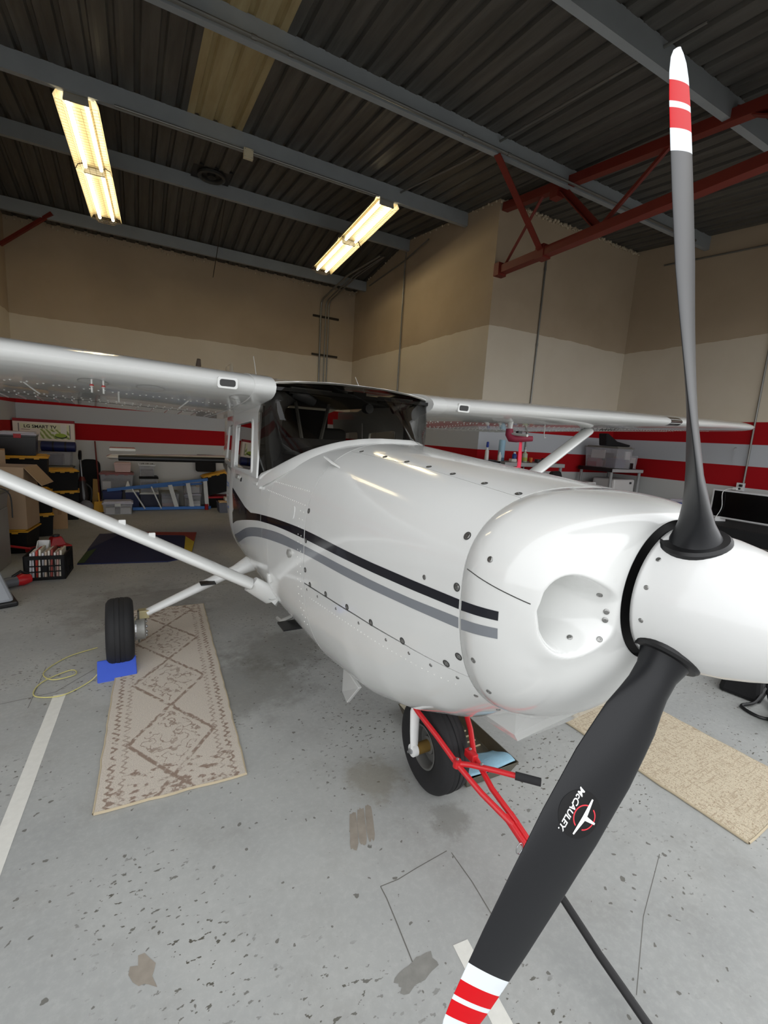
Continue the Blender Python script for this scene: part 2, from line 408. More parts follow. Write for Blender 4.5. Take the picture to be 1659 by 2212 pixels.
pipe('conduit', [(5.54,5.50,1.3),(5.54,5.50,4.66)], .013, 'conduit up the bay wall behind the left wing root', clips=[((5.54,5.5,4.35),(0,0,1)),((5.54,5.5,3.25),(0,0,1))])
pipe('conduit', [(7.68,3.33,1.33),(7.68,3.33,4.55)], .013, 'conduit down the right wall to the outlet above the television')
pipe('conduit', [(7.66,5.0,4.72),(7.66,4.4,4.66),(7.66,2.0,4.45)], .013, 'conduit along the top of the right wall')
# ceiling fan housing on the deck and hanging rod
t = empty('ceiling_vent', (1.05,7.75,deck_z(7.75))); tag(t, 'dark round roof vent with a square flange between the ribs', 'vent')
DV = mat('dark_vent',(44,43,41),.5,.3)
MB().box(-.26,.26,-.2,.2,-.02,0).build('flange', DV, t)
MB().lathe([(.17,-.02),(.19,-.03),(.19,-.06),(.16,-.07),(.14,-.05),(.14,-.02)], 24, None, False).build('rim', mat('vent_rim',(70,70,68),.4,.4), t, True)
MB().lathe([(.06,-.02),(.06,-.06),(.02,-.07)], 14).build('hub', DV, t)
o = MB().tube([(0,0,0),(-.06,-1.86,.70)], .007, 6).build('hanging_rod', mat('rusty_rod',(52,44,38),.7)); o.location = (1.364,9.9,4.50); tag(o, 'thin dark rod hanging down from the roof before the rear wall', 'rod')
# outlets
def outlet(loc, rz, label):
    t = empty('wall_outlet', loc, rz); tag(t, label, 'outlet')
    MB().box(-.05,.05,-.035,0,-.06,.06).build('box', mat('outlet_grey',(172,176,180),.5), t, bevel=.005)
    MB().box(-.045,.045,-.04,-.035,-.055,.055).build('cover_plate', WHITE, t)
    for dz in (-.025,.025): MB().lathe([(.016,0),(.016,.003)], 12, frame((0,-.04,dz),(0,-1,0))).build('socket', DKGREY, t)
    return t
outlet((1.715,YR-.001,1.245), 0, 'grey outlet box under the red stripe on the rear wall')
ot = outlet((XR-.001,3.36,1.285), -math.pi/2, 'grey outlet box above the television with a plug in it')
MB().box(-.07,-.02,-.075,-.04,-.05,-.01).build('plug', WHITE, ot, bevel=.004)
MB().box(.0,.035,-.07,-.04,.005,.04).build('plug', BLACK, ot, bevel=.004)
# skirting marks on the floor: saw cuts and tape
CRK = mat('saw_cut',(104,102,97),.9)
def cut(P, w):
    b = MB()
    for p, q in zip(P[:-1], P[1:]):
        p = Vector((*p,0)); q = Vector((*q,0)); d = (q-p).normalized(); n = Vector((-d.y,d.x,0))*w/2
        b.add([p+n+Vector((0,0,.0008)),q+n+Vector((0,0,.0008)),q-n+Vector((0,0,.0008)),p-n+Vector((0,0,.0008))], [(0,1,2,3)])
    return b.build('floor_crack', CRK, fl)
# ------------------------------------------------------------------ the airplane (local axes: x = port, y = aft of the propeller disc, z = up)
AIR = empty('airplane', (1.30,.62,0), math.radians(1.5))
tag(AIR, 'white high wing propeller airplane with black and grey side stripes', 'airplane')
def make_paint(name, c, rough=.14):
    m = bpy.data.materials.new(name); m.use_nodes = True; T = NT(m); v = T.coord()
    n = T.noise(v, 3, 3)
    a = srgb(*c); d = tuple(x*.965 for x in a[:3])+(1,)
    T.base(T.mix(n, d, a)); T.b.inputs['Roughness'].default_value = rough; T.b.inputs['Coat Weight'].default_value = .6; T.b.inputs['Coat Roughness'].default_value = .05
    nd = T.new('ShaderNodeBump'); T.lk(T.noise(v, 4, 2), nd.inputs['Height']); nd.inputs['Strength'].default_value = .05; nd.inputs['Distance'].default_value = .02
    T.lk(nd.outputs[0], T.b.inputs['Normal'])
    return m
PAINT = make_paint('white_aircraft_paint', (224,225,223)); SPINP = make_paint('white_spinner_paint', (228,229,228), .25)
NAVY = mat('navy_black_paint', (10,12,26), .18, var=0, coat=.5); GREYP = mat('grey_stripe_paint', (128,132,138), .2, var=.02, coat=.5); REDP = mat('dark_red_paint', (104,22,30), .2, var=.05, coat=.5)
SEAM = mat('seam_dark', (60,60,58), .8); RUB = mat('tyre_rubber', (26,26,28), .75, var=.2, vs=20, bump=.1)
PROPB = mat('matt_black_propeller', (27,28,31), .36, var=.05, spec=.32); GEARW = mat('white_gear_paint', (226,227,226), .3, var=.02)
SCREW = mat('stainless_screw', (150,150,148), .28, .9, var=.2, vs=90); RIV = mat('rivet_paint', (226,226,222), .35, var=0)
INTER = mat('cabin_trim_grey', (66,66,66), .7); DARK = mat('cabin_black', (16,16,17), .6); LGREY = mat('light_alloy', (178,178,174), .4, .5)
def glass_mat(name, tint, gl=.9):
    m = bpy.data.materials.new(name); m.use_nodes = True; T = NT(m); o = T.n['Material Output']
    tr = T.new('ShaderNodeBsdfTransparent'); tr.inputs[0].default_value = tint+(1,)
    g = T.new('ShaderNodeBsdfGlossy'); g.inputs['Roughness'].default_value = .02
    fr = T.new('ShaderNodeFresnel'); fr.inputs[0].default_value = 1.45
    mx = T.new('ShaderNodeMixShader'); T.lk(fr.outputs[0], mx.inputs[0]); T.lk(tr.outputs[0], mx.inputs[1]); T.lk(g.outputs[0], mx.inputs[2]); T.lk(mx.outputs[0], o.inputs[0])
    return m
def clear_mat():
    m = bpy.data.materials.new('clear_plastic_sheet'); m.use_nodes = True; T = NT(m); o = T.n['Material Output']
    T.base(srgb(206,206,210)); T.b.inputs['Roughness'].default_value = .25
    tr = T.new('ShaderNodeBsdfTransparent'); tr.inputs[0].default_value = (.95,.95,.96,1)
    mx = T.new('ShaderNodeMixShader'); mx.inputs[0].default_value = .26; T.lk(tr.outputs[0], mx.inputs[1]); T.lk(T.b.outputs[0], mx.inputs[2]); T.lk(mx.outputs[0], o.inputs[0])
    return m
GLASS = glass_mat('tinted_windscreen', (.62,.60,.56)); CLEAR = clear_mat()
HZ = 1.32
STA = [(.38,.482,1.575,1.28,.80,2.6,2.4),(.60,.500,1.592,1.25,.645,2.6,2.55),(.85,.516,1.61,1.22,.525,2.6,2.7),(1.10,.527,1.63,1.19,.445,2.6,2.8),
 (1.52,.540,1.665,1.15,.395,2.6,2.8),(2.10,.567,1.665,1.10,.435,2.8,2.8),(2.60,.578,1.665,1.10,.52,3,3),(3.20,.572,1.665,1.10,.58,3,3),
 (3.90,.47,1.90,1.12,.66,2.6,2.6),(5.20,.28,1.72,1.14,.84,2.2,2.2),(7.20,.07,1.42,1.15,1.02,2,2)]
def spar(a):
    if a <= STA[0][0]: return STA[0][1:]
    for s, e in zip(STA[:-1], STA[1:]):
        if a <= e[0]:
            t = (a-s[0])/(e[0]-s[0]); return tuple(s[k]+(e[k]-s[k])*t for k in range(1,7))
    return STA[-1][1:]
def sp(x, e): return math.copysign(abs(x)**e, x)
def S(a, ph, off=0):
    hw, zt, zw, zb, nt, nb = spar(a); s, c = math.sin(ph), math.cos(ph)
    n = nt if c >= 0 else nb
    p = Vector((-hw*sp(s,2/n)+(.05*(a-3.6) if a > 3.6 else 0), a, zw+((zt-zw) if c >= 0 else (zw-zb))*sp(c,2/n)))
    if off: p = p+SN(a, ph)*off
    return p
def SN(a, ph):
    d = 1e-3; ph = ph+1e-4
    n = (S(a,ph+d)-S(a,ph-d)).cross(S(a+d,ph)-S(a-d,ph))
    if n.length < 1e-9: return Vector((0,0,1))
    n.normalize(); c = Vector((0,a,spar(a)[2]))
    return n if n.dot(S(a,ph)-c) > 0 else -n
def ph_z(a, z):
    hw, zt, zw, zb, nt, nb = spar(a)
    if z >= zw: c = (min(1,(z-zw)/(zt-zw)))**(nt/2)
    else: c = -(min(1,(zw-z)/(zw-zb)))**(nb/2)
    return math.acos(max(-1,min(1,c)))
def ph_l(a, l):
    hw, zt, zw, zb, nt, nb = spar(a); return math.asin(min(1,abs(l)/hw)**(nt/2))
def ip(T, x):
    if x <= T[0][0]: return T[0][1]
    for (x0,y0),(x1,y1) in zip(T[:-1],T[1:]):
        if x <= x1: return y0+(y1-y0)*(x-x0)/(x1-x0)
    return T[-1][1]
ZSEAM = [(.38,.995),(.66,.993),(1.0,.978),(1.52,.945)]
ZBASE = [(1.56,1.664),(1.62,1.660),(1.70,1.640),(1.85,1.578),(2.0,1.508),(2.15,1.445),(2.32,1.395),(3.2,1.385),(3.6,1.38)]
def patch(name, a0, a1, p0, p1, na, nph, m=PAINT, off=0, thick=.004, mirror=False, parent=None, smooth='all'):
    """skin panel between stations a0..a1 (numbers or functions of the fraction v) and angles p0..p1 (functions of a), with thickness"""
    V = []; F = []
    for k in (0, 1):
        for i in range(na+1):
            for j in range(nph+1):
                v = j/nph; u = i/na
                A0 = a0(v) if callable(a0) else a0; A1 = a1(v) if callable(a1) else a1
                a = A0+(A1-A0)*u
                P0 = p0(a) if callable(p0) else p0; P1 = p1(a) if callable(p1) else p1
                ph = P0+(P1-P0)*v
                p = S(a, ph, off-(thick if k else 0))
                if mirror: p = Vector((-p.x,p.y,p.z))
                V.append(p)
    w = nph+1; n = (na+1)*w
    for i in range(na):
        for j in range(nph):
            q = (i*w+j, i*w+j+1, (i+1)*w+j+1, (i+1)*w+j); F.append(q); F.append(tuple(n+t for t in reversed(q)))
    bd = [j for j in range(nph)]+[i*w+nph for i in range(na)]+[na*w+j for j in range(nph,0,-1)]+[i*w for i in range(na,0,-1)]
    for s, e in zip(bd, bd[1:]+bd[:1]): F.append((s, e, n+e, n+s))
    o = mesh(name, V, F, m, parent or AIR, smooth=True)
    return o
G = .0022
HINGE = .27
phh = lambda a: ph_l(a, HINGE+.03*(.9-a if a < .9 else (a-.9)*2.2))
zs = lambda a: ph_z(a, ip(ZSEAM, a))
cowl_top = patch('upper_cowl', .384, 1.517, lambda a: -phh(a)+.004, lambda a: phh(a)-.004, 40, 30)
cowl_side = patch('side_cowl', .384, 1.517, lambda a: phh(a)+.003, lambda a: zs(a)-.004, 40, 40)
cowl_side_p = patch('side_cowl', .384, 1.517, lambda a: phh(a)+.003, lambda a: zs(a)-.004, 40, 40, mirror=True)
cowl_low = patch('lower_cowl', .384, 1.517, lambda a: zs(a)+.004, lambda a: 2*math.pi-zs(a)-.004, 40, 60)
# dark structure that shows in the gaps between the skin panels
patch('cowl_frame', .372, 1.60, -math.pi, math.pi, 24, 64, SEAM, -.008, .003)
# forward fuselage and doors
phb = lambda a: ph_z(a, ip(ZBASE, a)) if a > 1.56 else 0.0
def door_a(v):   # front edge of the cabin door, raked
    z = 1.395-(1.395-.62)*v; return 2.08+.37*(z-.755)
fr = patch('boot_cowl', 1.523, 2.08, lambda a: phb(a)+.002, lambda a: ph_z(a, .62), 30, 40)
patch('boot_cowl', 1.523, 2.08, lambda a: phb(a)+.002, lambda a: ph_z(a, .62), 30, 40, mirror=True)
patch('sill_panel', 2.082, lambda v: door_a(v)-.003, lambda a: phb(a)+.001, lambda a: ph_z(a, .62), 8, 40)
patch('sill_panel', 2.082, lambda v: door_a(v)-.003, lambda a: phb(a)+.001, lambda a: ph_z(a, .62), 8, 40, mirror=True)
door = patch('cabin_door', lambda v: door_a(v)+.003, 3.09, lambda a: phb(a)+.001, lambda a: ph_z(a, .66)-.004, 16, 40)
door_p = patch('cabin_door', lambda v: door_a(v)+.003, 3.09, lambda a: phb(a)+.001, lambda a: ph_z(a, .66)-.004, 16, 40, mirror=True)
patch('belly_skin', 1.523, 3.60, lambda a: ph_z(a, .66 if a > 2.12 else .62)+.002, lambda a: 2*math.pi-ph_z(a, .66 if a > 2.12 else .62)-.002, 40, 50)
patch('rear_cabin_skin', 3.096, 3.62, lambda a: ph_z(a,1.385), lambda a: ph_z(a, .66), 12, 30)
patch('rear_cabin_skin', 3.096, 3.62, lambda a: ph_z(a,1.385), lambda a: ph_z(a, .66), 12, 30, mirror=True)
patch('fuselage_frame', 1.50, 3.60, lambda a: phb(a)+.01, lambda a: 2*math.pi-phb(a)-.01, 40, 60, SEAM, -.010, .003)
patch('tail_cone', 3.60, 7.2, -math.pi, math.pi, 30, 48)
# nose bowl: ring round the spinner swept out to the cowl outline, with an inlet scooped into each side
def nose_bowl():
    NR, NP = 96, 360
    hw, zt, zw, zb, nt, nb = spar(.38)
    LO, HI = -.418, -.203
    def edge(u): return 1.405-.080*u**1.5, 1.170+.070*u**2.2
    OUT = []
    for i in range(25):
        u = (i/24)**1.0; tp, bt = edge(u); cz = (tp+bt)/2; hz = (tp-bt)/2*math.sqrt(max(0,1-(max(0,.45-u)/.45)**2.3)); OUT.append((LO+u*(HI-LO), cz+hz, cz-hz))
    POLY = [(x, zu) for x, zu, zl in OUT]+[(x, zl) for x, zu, zl in reversed(OUT)]
    def inlet(x, z):
        # signed distance to the teardrop inlet outline (positive inside) and the inboard fraction
        X = -abs(x); u = max(0,min(1,(X-LO)/(HI-LO)))
        if X < LO-.12 or z > 1.55 or z < 1.03: return -1, u
        best = 9; ins = False; n = len(POLY)
        for i in range(n):
            x0, y0 = POLY[i]; x1, y1 = POLY[(i+1)%n]; ex, ey = x1-x0, y1-y0; L2 = ex*ex+ey*ey
            if L2 < 1e-12: continue
            t_ = max(0,min(1,((X-x0)*ex+(z-y0)*ey)/L2)); dx, dy = X-x0-t_*ex, z-y0-t_*ey; d2 = dx*dx+dy*dy
            if d2 < best: best = d2
            if (y0 > z) != (y1 > z) and X < ex*(z-y0)/ey+x0: ins = not ins
        best = math.sqrt(best); return (best if ins else -best), u
    V = []; F = []
    for k in (0,1):
        for i in range(NR+1):
            t = i/NR
            for j in range(NP):
                ph = 2*math.pi*j/NP
                e = S(.38, ph); rx, rz = -.203*math.sin(ph), HZ+.203*math.cos(ph)
                down = max(0, -math.cos(ph))**1.5
                n = 2.3-.75*down
                x = rx+(e.x-rx)*t; z = rz+(e.z-rz)*t
                fr_ = 1-(max(0,1-t**n))**(1/n)
                a = .080+(.38-.080)*fr_
                d, u = inlet(x, z)
                q = max(0, min(1, (d+.006)/(.040+.015*u))); q = q*q*(3-2*q)
                g = max(0, min(1, (1-u)/.80)); g = g*g*(3-2*g)*.6+g*.4
                a += q*g*.21*max(0,min(1,(1-t)/.05))
                a -= math.exp(-((d+.006)/.028)**2)*.013*max(0,min(1,(1-t)/.12))*(1-u)
                p = Vector((x, a, z))
                if k: p = p+Vector((-(x)*.02, .007, -(z-HZ)*.02))
                V.append(p)
    N = (NR+1)*NP
    for i in range(NR):
        for j in range(NP):
            j2 = (j+1) % NP; q = (i*NP+j, i*NP+j2, (i+1)*NP+j2, (i+1)*NP+j)
            F.append(q); F.append(tuple(N+s for s in reversed(q)))
    for i in (0, NR):
        for j in range(NP):
            j2 = (j+1) % NP; F.append((i*NP+j, i*NP+j2, N+i*NP+j2, N+i*NP+j))
    return mesh('nose_bowl', V, F, PAINT, AIR, smooth='all')
nose = nose_bowl()
def nose_pt(x, z, off=.001):
    """point on the nose bowl in front of (x, z), its own mesh queried"""
    ok, p, n, idx = nose.ray_cast(Vector((x,-.3,z)), Vector((0,1,0)))
    return (p+Vector((0,-off,0)) if n.y > 0 else p+n*off), (n if n.y < 0 else -n)
def nose_side(a, z, off=.001):
    ok, p, n, idx = nose.ray_cast(Vector((-1.0,a,z)), Vector((1,0,0)))
    return p+n*off, n
MB().lathe([(.199,.083),(.199,.115),(.10,.115)], 40, Matrix.Translation((0,0,HZ)) @ Matrix.Rotation(-math.pi/2,4,'X'), False).build('spinner_bulkhead', DARK, AIR)
for sx in (-1,1): MB().box(sx*.28-.13, sx*.28+.13, .355, .365, 1.17, 1.43).build('inlet_shade_plate', DARK, AIR)  # added dark plates stand in for the shade deep inside the inlets
# split line of the nose bowl (upper and lower half) as a fine dark bead
b = MB()
for sx in (-1,1):
    pts = []
    for i in range(16):
        a = .37-.245*i/15; z = 1.345-.05*i/15
        ok, p, n, idx = nose.ray_cast(Vector((sx*1.0,a,z)), Vector((-sx,0,0)))
        if ok and abs(p.x) > .425: pts.append(p+n*.0003)
    MB().tube(pts, .0014, 5).build('split_line', SEAM, nose)

# propeller, spinner
Mspin = Matrix.Translation((0,0,HZ)) @ Matrix.Rotation(math.pi/2,4,'X')       # local z points forward (-y)
sp_prof = [(.186,-.066),(.1875,-.055),(.1868,-.02),(.185,.01),(.178,.06),(.166,.11),(.148,.16),(.124,.215),(.096,.265),(.066,.31),(.034,.35),(.004,.372)]
spinner = MB().lathe(sp_prof, 64, Mspin).build('spinner', SPINP, AIR, 'all')
BETA = [(.10,58),(.22,48),(.35,36),(.55,26),(.80,17),(1.18,11)]
CH = [(.10,.140),(.165,.138),(.19,.116),(.225,.100),(.28,.104),(.36,.140),(.50,.168),(.66,.176),(.82,.168),(.95,.150),(1.04,.132),(1.10,.118),(1.140,.102),(1.162,.080),(1.174,.050),(1.180,.014)]
TH = [(.10,.140),(.165,.136),(.19,.108),(.225,.080),(.28,.056),(.36,.036),(.50,.024),(.8,.015),(1.18,.006)]
R_BAND = [1.018,1.054,1.086,1.096,1.128]
def blade_frame(th):
    r = Vector((math.sin(th),0,math.cos(th))); t = Vector((-math.cos(th),0,math.sin(th))); f = Vector((0,-1,0)); return r, t, f
def blade_pt(th, r, s, side):
    """s: -1 trailing .. 1 leading, side: +1 front face"""
    R, t, f = blade_frame(th); be = math.radians(ip(BETA,r)); c = ip(CH,r); h = ip(TH,r)
    ch = t*math.cos(be)+f*math.sin(be); nn = f*math.cos(be)-t*math.sin(be)
    rnd = max(0, min(1, (.30-r)/.13))
    prof = math.sqrt(max(0,1-s*s)) if rnd > 0 else 0
    air = (1-s*s)**.75 if abs(s) < 1 else 0
    camb = (.6 if side > 0 else .32)*(1-rnd)+.5*rnd
    y = h*camb*(prof*rnd+air*(1-rnd))*side
    sweep = -.012*max(0,(r-.9)/.28)**2*0
    return Vector((0,0,HZ))+R*r+ch*(s*c/2+sweep)+nn*y
def blade(th):
    rs = sorted(set([.10,.12,.14,.165,.172,.18,.19,.205,.225,.25,.27,.31,.36,.42,.5,.58,.66,.74,.82,.88,.95,1.0,1.03,1.06,1.10,1.125,1.140,1.152,1.162,1.169,1.174,1.178,1.180]+R_BAND))
    n = 14; V = []; F = []; fm = []
    for r in rs:
        for k in range(n): V.append(blade_pt(th, r, -math.cos(math.pi*k/n), 1))
        for k in range(n): V.append(blade_pt(th, r, math.cos(math.pi*k/n), -1))
    N = 2*n
    for i in range(len(rs)-1):
        mid = (rs[i]+rs[i+1])/2
        mi = 0 if mid < R_BAND[0] else 1 if mid < R_BAND[1] else 2 if mid < R_BAND[2] else 1 if mid < R_BAND[3] else 2 if mid < R_BAND[4] else 1
        for j in range(N):
            j2 = (j+1) % N; F.append((i*N+j, i*N+j2, (i+1)*N+j2, (i+1)*N+j)); fm.append(mi)
    F.append(tuple(range(N))); fm.append(0); F.append(tuple((len(rs)-1)*N+j for j in range(N))); fm.append(1)
    return mesh('propeller_blade', V, F, None, AIR, 'all', [PROPB, mat('blade_tip_white',(216,222,226),.5,var=.02,spec=.2), mat('blade_tip_red',(200,10,22),.5,var=.04,spec=.15)], fm)
TH_ = [math.radians(-20.9), math.radians(-142.0), math.radians(98.0)]
for i, th in enumerate(TH_):
    bl = blade(th)
    R, t, f = blade_frame(th)
    MB().lathe([(.080,.08),(.080,.176),(.074,.183),(.03,.186)], 36, frame(Vector((0,0,HZ)), R), True).build('blade_root_seal', BLACK, AIR, True)
    if i == 1: low_blade = bl
# maker's disc on the lower blade
def blade_frame_pt(th, r, s):
    p = blade_pt(th, r, s, 1); u = (blade_pt(th, r+.02, s, 1)-blade_pt(th, r-.02, s, 1)).normalized(); w = (blade_pt(th, r, s+.1, 1)-blade_pt(th, r, s-.1, 1)).normalized()
    n = u.cross(w); n = n if n.y < 0 else -n
    return p, u, w, n.normalized()
def wrap_on_blade(o, th, r0, s0):
    """bend a flat decal (x = along the blade outward, y = towards the leading edge, z = height) onto the front face"""
    for v in o.data.vertices:
        r = r0+v.co.x; s = s0+v.co.y/(ip(CH,r)/2); p, u, w, n = blade_frame_pt(th, r, max(-.98,min(.98,s)))
        v.co = p+n*(.0006+v.co.z)
WHT = mat('decal_white',(240,240,240),.5,var=0); DRED = mat('decal_red',(226,52,66),.5,var=0)
rD, sD, th1 = .62, -.05, TH_[1]
dv = []; k = 28
db = MB(); 
for ring in range(5):
    pass
vs_ = [(0,0,0)]+[(.056*q/4*math.cos(2*math.pi*j/k), .056*q/4*math.sin(2*math.pi*j/k), 0) for q in range(1,5) for j in range(k)]
fs_ = [(0,1+j,1+(j+1)%k) for j in range(k)]+[(1+(q-1)*k+j,1+(q-1)*k+(j+1)%k,1+q*k+(j+1)%k,1+q*k+j) for q in range(1,4) for j in range(k)]
disc = mesh('maker_disc', vs_, fs_, mat('decal_black',(17,17,19),.5,var=0,spec=.3), low_blade); wrap_on_blade(disc, th1, rD, sD)
I4 = Matrix.Identity(4)
# lettering reads along the blade towards the tip, its foot towards the trailing edge side
tx = text('lettering', 'McCAULEY.', .0215, Matrix(((1,0,0,0),(0,1,0,-.026),(0,0,1,.0005),(0,0,0,1))), WHT, low_blade, shear=.25, sx=1.0, bold=.0005, ext=.0)
MIRR = -1
for v in tx.data.vertices: v.co = Vector((v.co.x, v.co.y*1, .0005))
# emblem: red ring broken twice, with a three armed white propeller
rg = MB()
for a0, a1 in ((20,158),(190,338)):
    inn = [( .030*math.cos(math.radians(a0+(a1-a0)*i/24)), .030*math.sin(math.radians(a0+(a1-a0)*i/24))) for i in range(25)]
    for (x0,y0),(x1,y1) in zip(inn[:-1],inn[1:]): rg.add([(x0*.9,y0*.9+.014,.0005),(x0,y0+.014,.0005),(x1,y1+.014,.0005),(x1*.9,y1*.9+.014,.0005)], [(0,1,2,3)])
ring = rg.build('emblem_ring', DRED, low_blade)
em = MB()
for ang, ln in ((-6,.046),(186,.046),(92,.034)):
    a = math.radians(ang); d = Vector((math.cos(a),math.sin(a),0)); n = Vector((-d.y,d.x,0)); c = Vector((0,.014,.0007)); seg = 6
    for q in range(seg):
        w0 = .006*(1-q/seg)+.0022*(q/seg); w1 = .006*(1-(q+1)/seg)+.0022*((q+1)/seg)
        em.add([c+d*ln*q/seg-n*w0, c+d*ln*(q+1)/seg-n*w1, c+d*ln*(q+1)/seg+n*w1, c+d*ln*q/seg+n*w0], [(0,1,2,3)])
emb = em.build('emblem_propeller', WHT, low_blade)
for o in (tx, ring, emb): wrap_on_blade(o, th1, rD, sD)
# screws
def screw(p, n, r, parent, name='screw'):
    b = MB().lathe([(r,-.002),(r*1.02,.0008),(r*.75,.0022),(r*.35,.0022),(r*.30,.0010)], 12, frame(p, n))
    return b.build(name, SCREW, parent, True)
for g in (-72,-48,-24,0,24): pass
for ph_ in (-26,-52,-76,-103,-128, 26,52,76,103,128,154,-154):
    a = math.radians(ph_); th = a; d = Vector((math.sin(th),0,math.cos(th)))
    screw(Vector((0,.035,HZ))+d*.1868, d, .0062, spinner)
def skin_screw(a, z=None, l=None, mirror=False, parent=None, r=.0075, cup=True):
    ph = ph_z(a, z) if l is None else ph_l(a, l)
    p = S(a, ph, .0003); n = SN(a, ph)
    if mirror: p = Vector((-p.x,p.y,p.z)); n = Vector((-n.x,n.y,n.z))
    if cup: MB().lathe([(r*1.5,0),(r*1.55,.0012),(r*1.2,.0016),(r*1.1,.0006)], 14, frame(p, n), False).build('washer', SEAM, parent, True)
    screw(p, n, r, parent)
for mi, par in ((False, cowl_side), (True, cowl_side_p)):
    for a, z in ((.413,1.429),(.400,1.282),(.398,1.062),(.457,1.010),(.659,1.003),(.854,.996),(1.043,.990),(1.253,.976),(1.438,.962),(1.497,1.17),(1.500,1.317),(1.497,1.02)): skin_screw(a, z, None, mi, par, .0085)
    skin_screw(.547, 1.268, None, mi, par, .008, False)
    for a in (1.44,1.23,1.06,.91,.75,.57,.41): skin_screw(a, None, HINGE+.012+.03*(.9-a if a < .9 else (a-.9)*2.2)-.03, mi, cowl_top, .0075)
    for a in (.43,.53,.63,.76,.95,1.15,1.35,1.48): skin_screw(a, ip(ZSEAM,a)-.025, None, mi, cowl_low, .006, False)
for x, z in ((-.30,1.205),(-.255,1.215),(-.232,1.285),(-.232,1.262),(-.255,1.33)):
    for s in (1,-1):
        p, n = nose_pt(s*x, z); screw(p, n, .0075, nose)
for a, z in ((.30,1.39),(.335,1.08),(.315,.98)):
    p, n = nose_side(a, z); screw(p, n, .0085, nose)
for ph in (2.35,2.65,2.95,3.25):
    p = S(.402,ph,.0003); screw(p, SN(.402,ph), .0075, cowl_low)
# stripes
BLK = [(.385,1.2495,1.220),(.69,1.238,1.204),(1.0,1.228,1.191),(1.51,1.219,1.174),(1.91,1.198,1.156),(2.25,1.168,1.124),(2.43,1.145,1.096),(2.70,1.105,1.045),(2.92,1.068,.995),(3.05,1.04,.95)]
GRY = [(.385,1.194,1.160),(.68,1.173,1.141),(1.0,1.159,1.121),(1.5,1.140,1.098),(1.9,1.124,1.066),(2.26,1.079,1.019),(2.55,1.020,.955),(2.84,.925,.855),(3.05,.86,.79)]
def smooth_tab(T, a, k):
    # Catmull-Rom through the table
    for i in range(len(T)-1):
        if a <= T[i+1][0] or i == len(T)-2:
            p1, p2 = T[i], T[i+1]; p0 = T[max(0,i-1)]; p3 = T[min(len(T)-1,i+2)]
            t = (a-p1[0])/(p2[0]-p1[0]); h = p2[0]-p1[0]
            m1 = (p2[k]-p0[k])/max(1e-6,(p2[0]-p0[0])); m2 = (p3[k]-p1[k])/max(1e-6,(p3[0]-p1[0]))
            return (2*t**3-3*t*t+1)*p1[k]+(t**3-2*t*t+t)*h*m1+(-2*t**3+3*t*t)*p2[k]+(t**3-t*t)*h*m2
def stripe(name, T, m, a0, a1, parent, mirror):
    n = max(4, int((a1-a0)/.03)); V = []; F = []
    for i in range(n+1):
        a = a0+(a1-a0)*i/n; zt_, zb_ = smooth_tab(T, a, 1), smooth_tab(T, a, 2)
        for j in range(4):
            z = zt_+(zb_-zt_)*j/3; p = S(a, ph_z(a, z), .0009); V.append((-p.x if mirror else p.x, p.y, p.z))
    for i in range(n):
        for j in range(3): F.append((i*4+j, i*4+j+1, i*4+4+j+1, i*4+4+j))
    return mesh(name, V, F, m, parent, 'all')
for mi in (False, True):
    for T, m, nm in ((BLK, NAVY, 'black_stripe'), (GRY, GREYP, 'grey_stripe')):
        stripe(nm, T, m, .386, 1.515, cowl_side_p if mi else cowl_side, mi)
        stripe(nm, T, m, 1.525, 2.225 if T is BLK else 2.195, fr, mi)
        stripe(nm, T, m, 2.232 if T is BLK else 2.20, 3.05, door_p if mi else door, mi)
def nose_stripe(name, zt0, zb0, zt1, zb1, m):
    for sgn in (-1,1):
        V = []; n = 10
        for i in range(n+1):
            a = .376-.128*i/n
            for j in range(4):
                zt_ = zt0+(zt1-zt0)*i/n; zb_ = zb0+(zb1-zb0)*i/n; z = zt_+(zb_-zt_)*j/3
                ok, p, nn, idx = nose.ray_cast(Vector((sgn*1.0,a,z)), Vector((-sgn,0,0)))
                V.append(p+nn*.001)
        mesh(name, V, [(i*4+j,i*4+j+1,i*4+5+j,i*4+4+j) for i in range(n) for j in range(3)], m, nose, 'all')
nose_stripe('black_stripe', 1.2495, 1.220, 1.262, 1.236, NAVY); nose_stripe('grey_stripe', 1.194, 1.160, 1.214, 1.184, GREYP)
def decal_poly(name, pts, m, parent):
    # polygon in (a, z) on the starboard side, cut fine enough to follow the skin
    bm = bmesh.new(); f = bm.faces.new([bm.verts.new((a,0,z)) for a, z in pts]); bmesh.ops.triangulate(bm, faces=[f])
    bmesh.ops.subdivide_edges(bm, edges=bm.edges, cuts=5, use_grid_fill=True); V = [S(v.co.y if False else v.co.x, ph_z(v.co.x, v.co.z), .0011) for v in bm.verts]
    bm.verts.index_update(); F = [tuple(v.index for v in q.verts) for q in bm.faces]; bm.free()
    return mesh(name, V, F, m, parent, 'all')
decal_poly('black_swoosh', [(3.06,1.235),(2.62,1.155),(2.30,1.125),(2.55,1.108),(2.80,1.07),(3.06,1.03),(2.98,1.10),(2.72,1.135),(3.06,1.20)], NAVY, door)
decal_poly('red_swoosh', [(3.06,1.195),(2.76,1.128),(3.02,1.075)], REDP, door)
